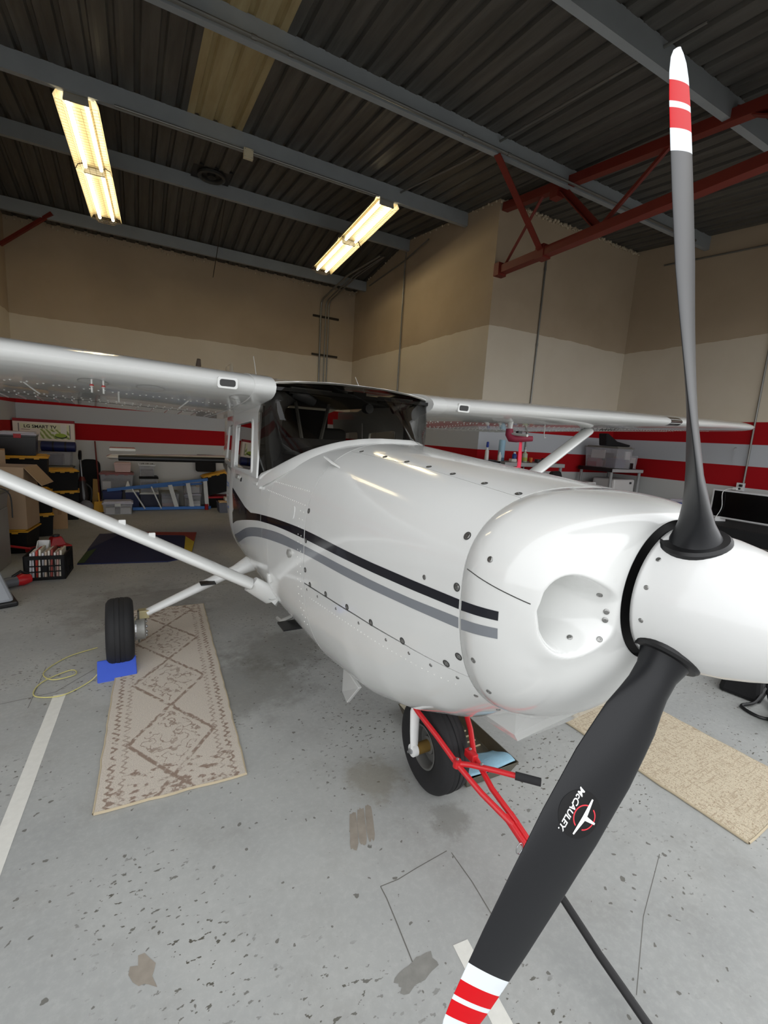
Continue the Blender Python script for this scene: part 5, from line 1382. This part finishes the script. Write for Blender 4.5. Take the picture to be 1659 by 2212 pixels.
tote('clear bin with yellow label on top of the bin of cartons', .99,10.14,.306,.36,.34,.24, CLEAR, LILAC, 0, None, None, False, [(PAPER,0,0,0,.7,.6,.6),(YEL,.25,-.3,.5,.2,.1,.2)])
tote('long clear bin with flat lid on the floor before the ladder', -.335,9.60,0,.48,.30,.24, CLEAR, LILAC, .01, None, LGREY, False, [(PAPER,-.25,-.2,0,.3,.4,.5),(PAPER,.25,-.2,0,.35,.4,.5),(mat('dim_stuff',(92,84,82)),0,.1,0,.8,.5,.4)], .05)
o = MB().prism([(-.06,0),(.06,0),(.01,.17),(-.01,.17)], 0, .012, Matrix.Rotation(math.radians(84),4,'X')).build('paper_cone', PAPER); o.location = (-.17,9.88,.39); tag(o, 'white paper cone standing before the red edged bin', 'paper')
# blue step ladder lying on its side
ld = empty('step_ladder', (.45,9.825,0)); tag(ld, 'blue fibreglass step ladder lying on its side before the bins', 'ladder')
LB = mat('ladder_blue',(44,104,176),.45,var=.05)
def lrail(p, q, nm='rail'): return bar(p, q, .03, .075, nm, LB, ld)
p0, p1, q0, q1 = Vector((-.96,0,.40)), Vector((.80,0,.615)), Vector((-.55,0,.04)), Vector((.86,0,.04))
bar(p0, p1, .03, .055, 'rail', LB, ld); bar(q0, q1, .03, .055, 'rail', LB, ld)
bar(p0+Vector((.1,.07,.0)), p1+Vector((-.1,.07,-.09)), .02, .035, 'rear_rail', LB, ld); bar(q0+Vector((.05,.07,.0)), q1+Vector((0,.07,0)), .02, .035, 'rear_rail', LB, ld)
for i in range(5):
    t_ = .12+.2*i; a_ = p0*(1-t_)+p1*t_+Vector((.06*1,0,0)); b_ = q0*(1-t_)+q1*t_+Vector((.04,0,0)); a_.x = a_.x*.6+b_.x*.4
    bar(a_, b_, .075, .022, 'tread', LGREY, ld)
# right end of the rear wall
tote('tilted black tote with yellow lid at the right end of the ladder', 1.56,10.16,.325,.60,.40,.42, TOTEB, YEL, 0, gt).rotation_euler = (0,math.radians(-14),0)
tote('black crate carrying the tilted tote', 1.56,10.16,0,.60,.40,.24, TOTEB, REDL, 0, None, None, False)
o = MB().prism(rrect(.40,.36,.05), 0, .06, Matrix.Rotation(math.radians(80),4,'X')).build('backpack', mat('black_fabric',(14,14,16)), None, bevel=.02); o.location = (1.27,10.33,.90); tag(o, 'black padded bag propped above the tilted tote', 'bag')
cn = MB().lathe([(.034,0),(.036,.004),(.036,.112),(.030,.118)], 18).build('red_can', mat('can_red',(150,22,30),.3), None, True); cn.location = (1.22,9.78,0); tag(cn, 'small red can on the floor by the ladder end', 'can')
MB().lathe([(.029,.117),(.027,.121)], 18).build('can_top', STEEL, cn)
for i, (z, w_) in enumerate(((.0,.42),(.20,.40),(.23,.36))):
    pass
tote('grey bin holding folded white cloths near the tail', 1.62,9.52,0,.46,.34,.20, mat('grey_tub',(84,86,96)), None, 0, None, None, False, [(WOOD,0,0,.9,.9,.5,.2),(mat('cloth_white',(206,200,188),.9),.1,.1,1.1,.6,.6,.35)])
# foam floor mat
mt = empty('play_mat', (-.02,6.95,0)); tag(mt, 'navy foam mat with red, yellow and green edges on the floor', 'mat')
def mpoly(pts, m, z0, z1, nm): return MB().prism([(x+.02,y-6.95) for x, y in pts], z0, z1).build(nm, m, mt)
mpoly([(-.649,6.20),(.30,6.05),(.58,6.20),(.80,7.62),(.10,7.80),(-.52,7.80)], mat('mat_navy',(16,24,66),.8), .001, .014, 'navy_field')
mpoly([(.52,6.45),(.585,6.24),(.80,7.62),(.62,7.40)], mat('mat_yellow',(196,170,44),.8), .0145, .017, 'yellow_edge'); mpoly([(.70,7.0),(.80,7.62),(.05,7.80),(.0,7.64),(.60,7.45)], mat('mat_red',(150,52,36),.8), .0145, .018, 'red_edge')
mpoly([(-.649,6.22),(-.58,6.22),(-.50,6.9),(-.60,6.75)], mat('mat_green',(52,74,34),.8), .0145, .017, 'green_edge'); mpoly([(-.60,6.85),(-.25,7.72),(-.52,7.80)], mat('mat_grey',(60,62,82),.8), .0145, .017, 'grey_corner')
# milk crate with magazines
mc = empty('milk_crate', (-.865,5.88,0), math.radians(-4)); tag(mc, 'black plastic milk crate full of magazines', 'crate')
cw, cd_, chh = .36, .40, .26
for x0, x1, y0, y1 in ((-cw/2,cw/2,-cd_/2,-cd_/2+.012),(-cw/2,cw/2,cd_/2-.012,cd_/2)):
    b = MB(); b.box(x0,x1,y0,y1,chh-.04,chh); b.box(x0,x1,y0,y1,0,.03); b.box(x0,x0+.04,y0,y1,.03,chh-.04); b.box(x1-.04,x1,y0,y1,.03,chh-.04)
    for i in range(1,5): b.box(x0+.04+i*(cw-.08)/5-.006,x0+.04+i*(cw-.08)/5+.006,y0,y1,.03,chh-.04)
    for z in (.09,.15): b.box(x0+.04,x1-.04,y0,y1,z-.005,z+.005)
    b.box(-.035,.035,y0,y1,.09,.15); b.build('crate_side', TOTEB, mc)
for x0, x1 in ((-cw/2,-cw/2+.012),(cw/2-.012,cw/2)):
    b = MB(); b.box(x0,x1,-cd_/2,cd_/2,chh-.04,chh); b.box(x0,x1,-cd_/2,cd_/2,0,.03); b.box(x0,x1,-cd_/2,-cd_/2+.04,.03,chh-.04); b.box(x0,x1,cd_/2-.04,cd_/2,.03,chh-.04)
    for i in range(1,6): b.box(x0,x1,-cd_/2+.04+i*(cd_-.08)/6-.006,-cd_/2+.04+i*(cd_-.08)/6+.006,.03,chh-.04)
    b.box(x0,x1,-.05,.05,.10,.17); b.build('crate_side', TOTEB, mc)
MB().box(-cw/2,cw/2,-cd_/2,cd_/2,0,.008).build('crate_floor', TOTEB, mc)
Mk = Matrix.Translation((-.865,5.88,0)) @ Matrix.Rotation(math.radians(-4),4,'Z')
mg_cols = [(224,224,226),(214,214,220),(188,60,44),(224,220,206),(206,206,212),(196,178,160),(216,208,196),(150,66,58),(220,216,210),(186,150,140),(214,206,190)]
ml = ['white','pale grey','red spined','cream','light grey','tan','ivory','brick red','off white','rose','sand']
for i, c in enumerate(mg_cols):
    x = -.135+.026*i; h_ = .27+.012*((i*5)%4); o = MB().box(-.009,.009,-.105,.105,0,h_).build('magazine', mat('magazine_%d'%i, c, .6, var=.06)); p = Mk @ Vector((x,-.06,.012)); o.location = p; o.rotation_euler = (0,math.radians(3),math.radians(-4))
    MB().box(-.0085,.0085,-.104,.1055,.002,h_-.002).build('pages', PAPER, o)
    tag(o, ml[i]+' magazine standing in the black milk crate', 'magazine', 'magazines in the milk crate')
mf = empty('magazine_file', Mk @ Vector((-.075,.10,.012)), math.radians(-4)); tag(mf, 'white open magazine file at the back of the crate', 'magazine file')
b = MB(); b.prism([(-.09,0),(.09,0),(.09,.33),(.05,.33),(-.09,.20)], -.055, -.050, Matrix(((0,0,1,0),(1,0,0,0),(0,1,0,0),(0,0,0,1)))); b.build('side_panel', WHITE, mf)
b = MB(); b.prism([(-.09,0),(.09,0),(.09,.33),(.05,.33),(-.09,.20)], .050, .055, Matrix(((0,0,1,0),(1,0,0,0),(0,1,0,0),(0,0,0,1)))); b.build('side_panel', WHITE, mf)
MB().box(-.055,.055,.085,.09,0,.33).build('back_panel', WHITE, mf)
# left edge: drawer unit, jack, hose reel, steam cleaner
dw = empty('drawer_unit', (-1.52,6.30,0), -.08); tag(dw, 'grey plastic drawer unit at the left picture edge', 'drawer unit')
DRW = mat('frosted_grey',(150,148,146),.5)
MB().box(-.20,.20,-.20,.20,0,.66).build('carcass', DRW, dw, bevel=.01)
for i in range(3):
    d_ = MB().box(-.18,.18,-.215,-.195,.03+.21*i,.21+.21*i).build('drawer', mat('frosted_front',(168,164,160),.4), dw, bevel=.006)
    MB().box(-.05,.05,-.228,-.212,.17+.21*i,.19+.21*i).build('pull', DKGREY, d_)
tote('translucent grey bin on the drawer unit at the left edge', -1.52,6.30,.665,.44,.40,.20, mat('cloudy_bin',(150,146,144),.4), GREYL, -.08, None, None, False)
jk = empty('floor_jack', (-1.0,6.85,0), .5); tag(jk, 'red trolley jack behind the milk crate', 'jack')
MB().box(-.22,.22,-.10,.10,.03,.09).build('frame', mat('jack_red',(168,24,30),.4), jk, bevel=.012); MB().taper(.08,0,.09,.20,.18,.14,.10,.10).build('lift_arm', mat('jack_red',(168,24,30)), jk, bevel=.01)
MB().lathe([(.035,.20),(.04,.21),(.04,.225)], 16, Matrix.Translation((.08,0,0))).build('saddle', DKGREY, jk)
for x in (-.18,.18):
    for y in (-.11,.11): MB().lathe([(.03,-.012),(.03,.012)], 16, Matrix.Translation((x,y,.031)) @ Matrix.Rotation(math.pi/2,4,'X')).build('caster', BLACK, jk)
MB().tube([(-.2,0,.09),(-.44,0,.17)], .014, 8).build('jack_handle', mat('jack_red',(168,24,30)), jk)
hv = empty('hand_vacuum', (-1.13,5.50,0), .6); tag(hv, 'grey and red hand vacuum lying by the drawer unit', 'hand vacuum')
MB().tube([(-.16,0,.055),(-.05,0,.06),(.05,0,.06)], [.03,.05,.052], 16).build('nozzle', mat('mid_grey_plastic',(96,98,104),.4), hv, True); MB().tube([(.05,0,.06),(.10,0,.062),(.17,0,.06)], [.05,.062,.045], 16).build('motor_body', mat('bright_red_plastic',(186,26,34),.35), hv, True)
MB().tube([(.02,0,.11),(.09,0,.15),(.15,0,.10)], .014, 8).build('handle', BLACK, hv, True)
sc_ = empty('steam_cleaner', (-1.20,5.02,0), .35); tag(sc_, 'light grey sloped cleaner with black base at the left picture edge', 'appliance')
MB().taper(0,0,.045,.36,.34,.30,.16,.14).build('shell', mat('pale_grey_plastic',(150,154,160),.5), sc_, bevel=.03); MB().box(-.19,.19,-.16,.16,0,.05).build('base', BLACK, sc_, bevel=.015)
wd = MB().tube(smooth_path([(-1.40,7.0-1.0,.90),(-1.30,6.05,.93),(-1.20,6.08,.85),(-1.19,6.08,.60)]), .006, 6); o = wd.build('hanging_cable', BLACK, None, True); tag(o, 'thin black cable hanging by the grey bin at the left edge', 'cable')
# ------------------------------------------------------------------ right side
def shelf(label, x0, x1, y0, y1, z, legm, topm, frontm, mid=None):
    t = empty('plastic_shelf', ((x0+x1)/2,(y0+y1)/2,0)); tag(t, label, 'shelf'); w, d = (x1-x0)/2, (y1-y0)/2
    MB().box(-w,w,-d,d,z-.06,z).build('top', topm, t, bevel=.005); MB().box(-w,w,-d-.003,-d,z-.055,z-.005).build('front_edge', frontm, t)
    if mid: MB().box(-w+.01,w-.01,-d+.01,d-.01,mid-.04,mid).build('lower_shelf', topm, t)
    for sx in (-1,1):
        for sy in (-1,1): MB().tube([(sx*(w-.04),sy*(d-.04),0),(sx*(w-.04),sy*(d-.04),z-.06)], .024, 12).build('leg', legm, t, True)
    return t
LEG = mat('shelf_grey',(150,150,150),.5)
shelf('plastic shelf table with bottles before the bay wall', 4.62,5.85,4.95,5.42,1.44, LEG, mat('shelf_grey_top',(140,140,140),.5), mat('shelf_front',(168,168,168),.5), .70)
def bottle(label, x, y, z, prof, m, cap=None, capprof=None, name='bottle', cat='bottle'):
    o = MB().lathe(prof, 18).build(name, m, None, True); o.location = (x,y,z); tag(o, label, cat)
    if cap: MB().lathe(capprof, 12).build('cap', cap, o, True)
    return o
o = tote('black open box of tools at the left end of the shelf table', 4.40,5.20,1.30,.50,.30,.14, TOTEB, None, 0, None, None, False, [(DKGREY,0,0,.2,.8,.6,.9)], cat='tool box', name='tool_box')
MB().box(-.20,.20,-.11,.11,-1.30,-.002).build('stand', TOTEB, o)
bottle('white spray bottle with blue head in the black tool box', 4.40,5.10,1.45,[(.028,0),(.030,.01),(.026,.13),(.012,.16),(.012,.18)], WHITE, mat('blue_head',(22,50,140),.4), [(.012,.18),(.020,.19),(.018,.25),(.010,.26)])
bottle('small white bottle next to the tool box', 4.66,5.12,1.441,[(.026,0),(.027,.08),(.012,.11),(.012,.13)], WHITE)
bottle('tall pale blue tube standing on the shelf table', 4.78,5.22,1.441,[(.045,0),(.048,.01),(.048,.30),(.042,.31)], mat('pale_blue_tube',(150,186,206),.5), mat('tube_base',(90,120,140),.5), [(.05,0),(.05,.05),(.047,.051)], 'tube', 'container')
bottle('blue spray can between the tube and the pump bottle', 4.93,5.10,1.441,[(.032,0),(.033,.10),(.020,.12)], mat('can_blue',(34,72,150),.35), WHITE, [(.018,.12),(.018,.14),(.010,.142)], 'spray_can', 'can')
bottle('clear pump bottle with yellow green label', 5.12,5.08,1.441,[(.036,0),(.040,.01),(.040,.12),(.014,.15),(.014,.17)], mat('sanitizer',(190,196,170),.15), WHITE, [(.016,.165),(.016,.185),(.006,.19),(.006,.225)])
MB().lathe([(.0405,.02),(.0405,.07)], 18, None, False).build('label_band', mat('label_green',(178,186,84),.5), bpy.data.objects['bottle.002'] if 'bottle.002' in bpy.data.objects else o)
bottle('orange cup right of the pump bottle', 5.27,5.10,1.441,[(.024,0),(.030,.07),(.028,.07),(.022,.005)], mat('cup_orange',(206,110,40),.5), None, None, 'cup', 'cup')
for i, (x, w_, h_, lab) in enumerate(((4.84,.10,.045,'folded white rag at the front of the shelf table'),(5.45,.10,.05,'low dark tin right of the orange cup'),(5.58,.07,.07,'small dark jar at the right end of the shelf table'))):
    o = MB().prism(rrect(w_,.08,.02), 0, h_).build('small_item', (PAPER, DKGREY, mat('dark_jar',(44,36,34),.3))[i], None, bevel=.006); o.location = (x,5.03 if i == 0 else 5.12,1.441); tag(o, lab, ('rag','tin','jar')[i])
oc = empty('office_chair', (5.36,4.50,0), .4); tag(oc, 'black office chair before the bay wall', 'chair')
MB().prism(rrect(.44,.50,.12,6), 0, .07, Matrix.Translation((0,.16,1.10)) @ Matrix.Rotation(math.radians(84),4,'X')).build('backrest', DARK, oc, bevel=.02); MB().prism(rrect(.46,.46,.1), .46, .54).build('seat', DARK, oc, bevel=.02)
MB().tube([(0,0,.10),(0,0,.46)], .03, 12).build('gas_lift', DKGREY, oc); MB().tube([(0,.18,.5),(0,.24,.9)], .02, 8).build('back_bar', DKGREY, oc)
for k in range(5):
    a_ = 2*math.pi*k/5; MB().tube([(0,0,.10),(.28*math.cos(a_),.28*math.sin(a_),.065)], [.025,.016], 8).build('foot', DKGREY, oc); MB().lathe([(.03,-.015),(.03,.015)], 12, Matrix.Translation((.28*math.cos(a_),.28*math.sin(a_),.03)) @ Matrix.Rotation(math.pi/2,4,'X')).build('caster', BLACK, oc)
rk = shelf('grey and black plastic shelf unit in the bay corner', 6.80,7.62,4.80,5.46,1.40, LEG, mat('shelf_top_dark',(60,58,58),.5), mat('shelf_front',(168,168,168)), .88)
MB().box(-.413,-.409,-.33,.33,1.34,1.40).build('side_edge', BLACK, rk)
tote('clear tote with grey lid full of papers on the shelf unit', 7.06,5.10,1.402,.42,.62,.36, CLEAR, GREYL, 0, None, None, False, [(NAVYP,.1,-.2,0,.5,.35,.45),(mat('muted_red',(150,70,84),.8),-.25,.25,0,.4,.3,.4),(PAPER,-.42,.1,.40,.05,.42,.42),(PAPER,.3,-.42,.4,.3,.04,.4),(DKGREY,.1,.2,.3,.5,.4,.4)])
b = MB(); b.prism([(-.22,0),(.22,0),(.24,.03),(-.02,.08),(-.20,.20),(-.25,.20)], -.10, .10, Matrix(((1,0,0,0),(0,0,-1,0),(0,1,0,0),(0,0,0,1)))); o = b.build('black_bag', mat('black_fabric',(14,14,16)), None, bevel=.02); o.location = (7.04,5.0,1.764); o.rotation_euler = (0,0,-.3); tag(o, 'black slung bag lying on the grey lidded tote', 'bag')
tote('small clear box of white things right of the tote', 7.46,5.02,1.402,.22,.26,.22, CLEAR, None, 0, None, None, False, [(mat('pale_stuff',(206,196,186),.8,var=.2,vs=30),0,0,0,.8,.8,.85)])
o = MB().prism(rrect(.12,.14,.03), 0, .10).build('black_charger', BLACK, None, bevel=.01); o.location = (7.33,4.90,1.402); tag(o, 'small black charger in front of the clear box', 'charger')
pr2 = empty('printer', (7.28,5.08,.882)); tag(pr2, 'white printer on the lower tier of the shelf unit', 'printer')
MB().box(-.28,.28,-.20,.22,0,.34).build('casing', mat('printer_white',(208,206,204),.45,var=.02), pr2, bevel=.03); MB().box(.13,.19,-.2015,-.199,.26,.295).build('badge', DKGREY, pr2); MB().box(-.24,.24,-.203,-.198,.05,.056).build('tray_slot', DKGREY, pr2)
b = MB()
for k in range(3): b.tube(smooth_path([(.28,-.15,.10),(.34,-.20-.02*k,.04),(.33,-.22,-.05-.02*k),(.29,-.20,-.02)]), .006, 6)
MB().tube(smooth_path([(.28,-.15,.12),(.35,-.20,.03),(.33,-.23,-.07),(.29,-.21,-.02)]), .007, 6).build('cable', BLACK, pr2, True); MB().tube(smooth_path([(.28,-.14,.10),(.31,-.21,.0),(.36,-.22,-.05),(.30,-.19,.06)]), .007, 6).build('cable', BLACK, pr2, True)
og = empty('drawer_organizer', (6.50,5.12,.80)); tag(og, 'white desktop drawer organizer left of the shelf unit', 'organizer')
MB().box(-.16,.16,-.16,.16,0,.36).build('casing', WHITE, og, bevel=.008)
for k in range(3): MB().box(-.13,.13,-.166,-.158,.03+.11*k,.12+.11*k).build('drawer', mat('organizer_drawer',(150,148,146),.4), og)
t = MB().box(-.30,.30,-.24,.24,.76,.80); o = t.build('side_table', mat('table_white',(190,190,188),.5)); o.location = (6.46,5.12,0); tag(o, 'small table carrying the drawer organizer', 'table')
for sx in (-1,1):
    for sy in (-1,1): MB().box(sx*.27-.02,sx*.27+.02,sy*.21-.02,sy*.21+.02,0,.76).build('leg', LEG, o)
# bench with the television
bn = empty('workbench', (7.25,2.95,0)); tag(bn, 'black topped bench along the right wall under the television', 'bench')
MB().box(-.42,.42,-1.15,1.15,.74,.79).build('top', DARK, bn, bevel=.005)
MB().box(-.44,-.42,-1.15,1.15,.55,.78).build('black_cover', mat('black_cloth',(20,20,22),.9,var=.3,vs=8), bn)
for sx in (-.36,.36):
    for y in (-1.1,0,1.1): MB().box(sx-.025,sx+.025,y-.025,y+.025,0,.74).build('leg', DKGREY, bn)
tvs = empty('television', (7.35,3.04,.79), math.radians(-90)); tag(tvs, 'flat television with white frame on the black bench', 'television')
SCR = mat('dark_screen',(6,6,8),.12,var=0)
W2, H2 = .50, .43
MB().box(-W2,W2,-.012,.022,.045,H2+.02).build('casing', mat('tv_white',(206,206,206),.4,var=.01), tvs, bevel=.004); MB().box(-W2+.022,W2-.022,-.0135,-.012,.068,H2-.002).build('screen', SCR, tvs)
for sx in (-1,1): MB().prism([(-.02,0),(.02,0),(.01,.06),(-.01,.06)], -.08, .08, Matrix.Translation((sx*.36,0,0)) @ Matrix.Rotation(sx*.4,4,'Z') @ Matrix(((1,0,0,0),(0,0,1,0),(0,1,0,0),(0,0,0,1)))).build('foot', mat('tv_white',(206,206,206)), tvs)
o = MB().tube(smooth_path([(7.62,3.38,1.26),(7.32,3.40,1.22),(7.31,3.38,1.0),(7.30,3.42,.86),(7.15,3.40,.80),(6.98,3.48,.797),(6.95,3.62,.797)]), .005, 6).build('white_cord', WHITE, None, True); tag(o, 'white power cord hanging in front of the television screen', 'cord')
tote('clear tub with blue handles left of the television', 7.25,3.82,.79,.36,.34,.24, CLEAR, LILAC, 0, None, None, False, [(PAPER,0,0,0,.8,.8,.7),(mat('blue_handle',(40,84,170),.4),-.47,0,.65,.08,.5,.2)])
o = MB().box(-.11,.11,-.15,.15,0,.13).build('black_carton', mat('black_red_carton',(40,22,22),.6)); o.location = (6.95,3.82,.79); tag(o, 'small black carton with red print before the clear tub', 'box'); MB().box(-.112,-.11,-.14,.14,.05,.10).build('red_print', mat('print_red',(150,24,24),.6), o)
# chrome framed folding cart beside the bench
ct = empty('folding_cart', (6.05,2.60,0)); tag(ct, 'dark folding cart with chrome tubes and ring beside the bench', 'cart')
CHR = mat('chrome_tube',(210,212,214),.15,.95)
MB().box(-.42,.30,-.75,.45,.62,.66).build('deck', mat('dark_grey_cloth',(58,56,56),.9), ct, bevel=.02)
for y in (-.7,-.35,0,.35): MB().tube([(-.42,y,.675),(.30,y+.05,.675)], .008, 8).build('cross_tube', CHR, ct, True)
MB().tube([(-.42,.42,.675),(-.44,-.2,.677),(-.38,-.74,.675)], .008, 8).build('side_tube', CHR, ct, True)
b = MB(); b.tube([(-.10+.26*math.cos(2*math.pi*i/40), -.30+.30*math.sin(2*math.pi*i/40), .69) for i in range(41)], .009, 8, False); b.build('ring', CHR, ct, True)
b = MB(); b.tube([(-.10+.20*math.cos(2*math.pi*i/40), -.30+.24*math.sin(2*math.pi*i/40), .685) for i in range(41)], .006, 8, False); b.build('inner_ring', CHR, ct, True)
for x in (-.38,.26):
    for y in (-.7,.4): MB().tube([(x,y,.0),(x,y,.62)], .012, 8).build('leg', CHR, ct)
# hook and chain on the right wall
hk = empty('wall_chain', (7.67,3.51,1.60)); tag(hk, 'short chain hanging from a hook on the right wall', 'chain')
MB().tube(smooth_path([(.03,0,.24),(-.01,0,.24),(-.015,.012,.21),(-.012,0,.19),(-.008,-.01,.21)]), .004, 6).build('hook', STEEL, hk, True)
for i in range(8):
    b = MB(); b.tube([(.007*math.cos(2*math.pi*k/10),0,.012*math.sin(2*math.pi*k/10)) for k in range(11)], .002, 5, False); o = b.build('chain_link', STEEL, hk, True); o.location = (-.012,0,.18-.021*i); o.rotation_euler = (0,0,math.pi/2*(i%2))
# bag with cords and the green jug by the right rug
bk = empty('cord_bag', (3.98,1.46,0), .2); tag(bk, 'black battery bag with looped cords on the floor at right', 'bag')
MB().taper(0,0,0,.22,.44,.26,.36,.20).build('bag_body', mat('black_fabric',(14,14,16)), bk, bevel=.03)
MB().tube(smooth_path([(-.12,-.12,.10),(-.26,-.10,.03),(-.36,-.05,.012),(-.42,-.16,.012),(-.34,-.24,.012),(-.22,-.22,.012),(-.12,-.18,.02),(-.06,-.12,.06)]), .011, 8).build('cord_loop', BLACK, bk, True)
MB().tube(smooth_path([(-.06,-.13,.12),(-.16,-.17,.05),(-.26,-.22,.02),(-.36,-.235,.014)]), [.022]*18+[.010], 8, flat=.4).build('strap', BLACK, bk, True)
MB().tube(smooth_path([(-.36,-.235,.012),(-.38,-.30,.010),(-.40,-.36,.010),(-.40,-.42,.010)]), .008, 8).build('cord_tail', BLACK, bk, True)
jg = empty('green_jug', (3.66,1.10,0)); tag(jg, 'white and green plastic jug at the right picture edge', 'jug')
MB().lathe([(.075,0),(.082,.01),(.082,.07)], 24).build('lower_body', mat('jug_green',(92,150,62),.4), jg, True); MB().lathe([(.082,.0705),(.082,.20),(.05,.25),(.022,.27)], 24).build('upper_body', mat('jug_white',(208,222,216),.4), jg, True); MB().lathe([(.026,.268),(.026,.30)], 16).build('cap', WHITE, jg, True)
# marks the airplane wears: none left to add
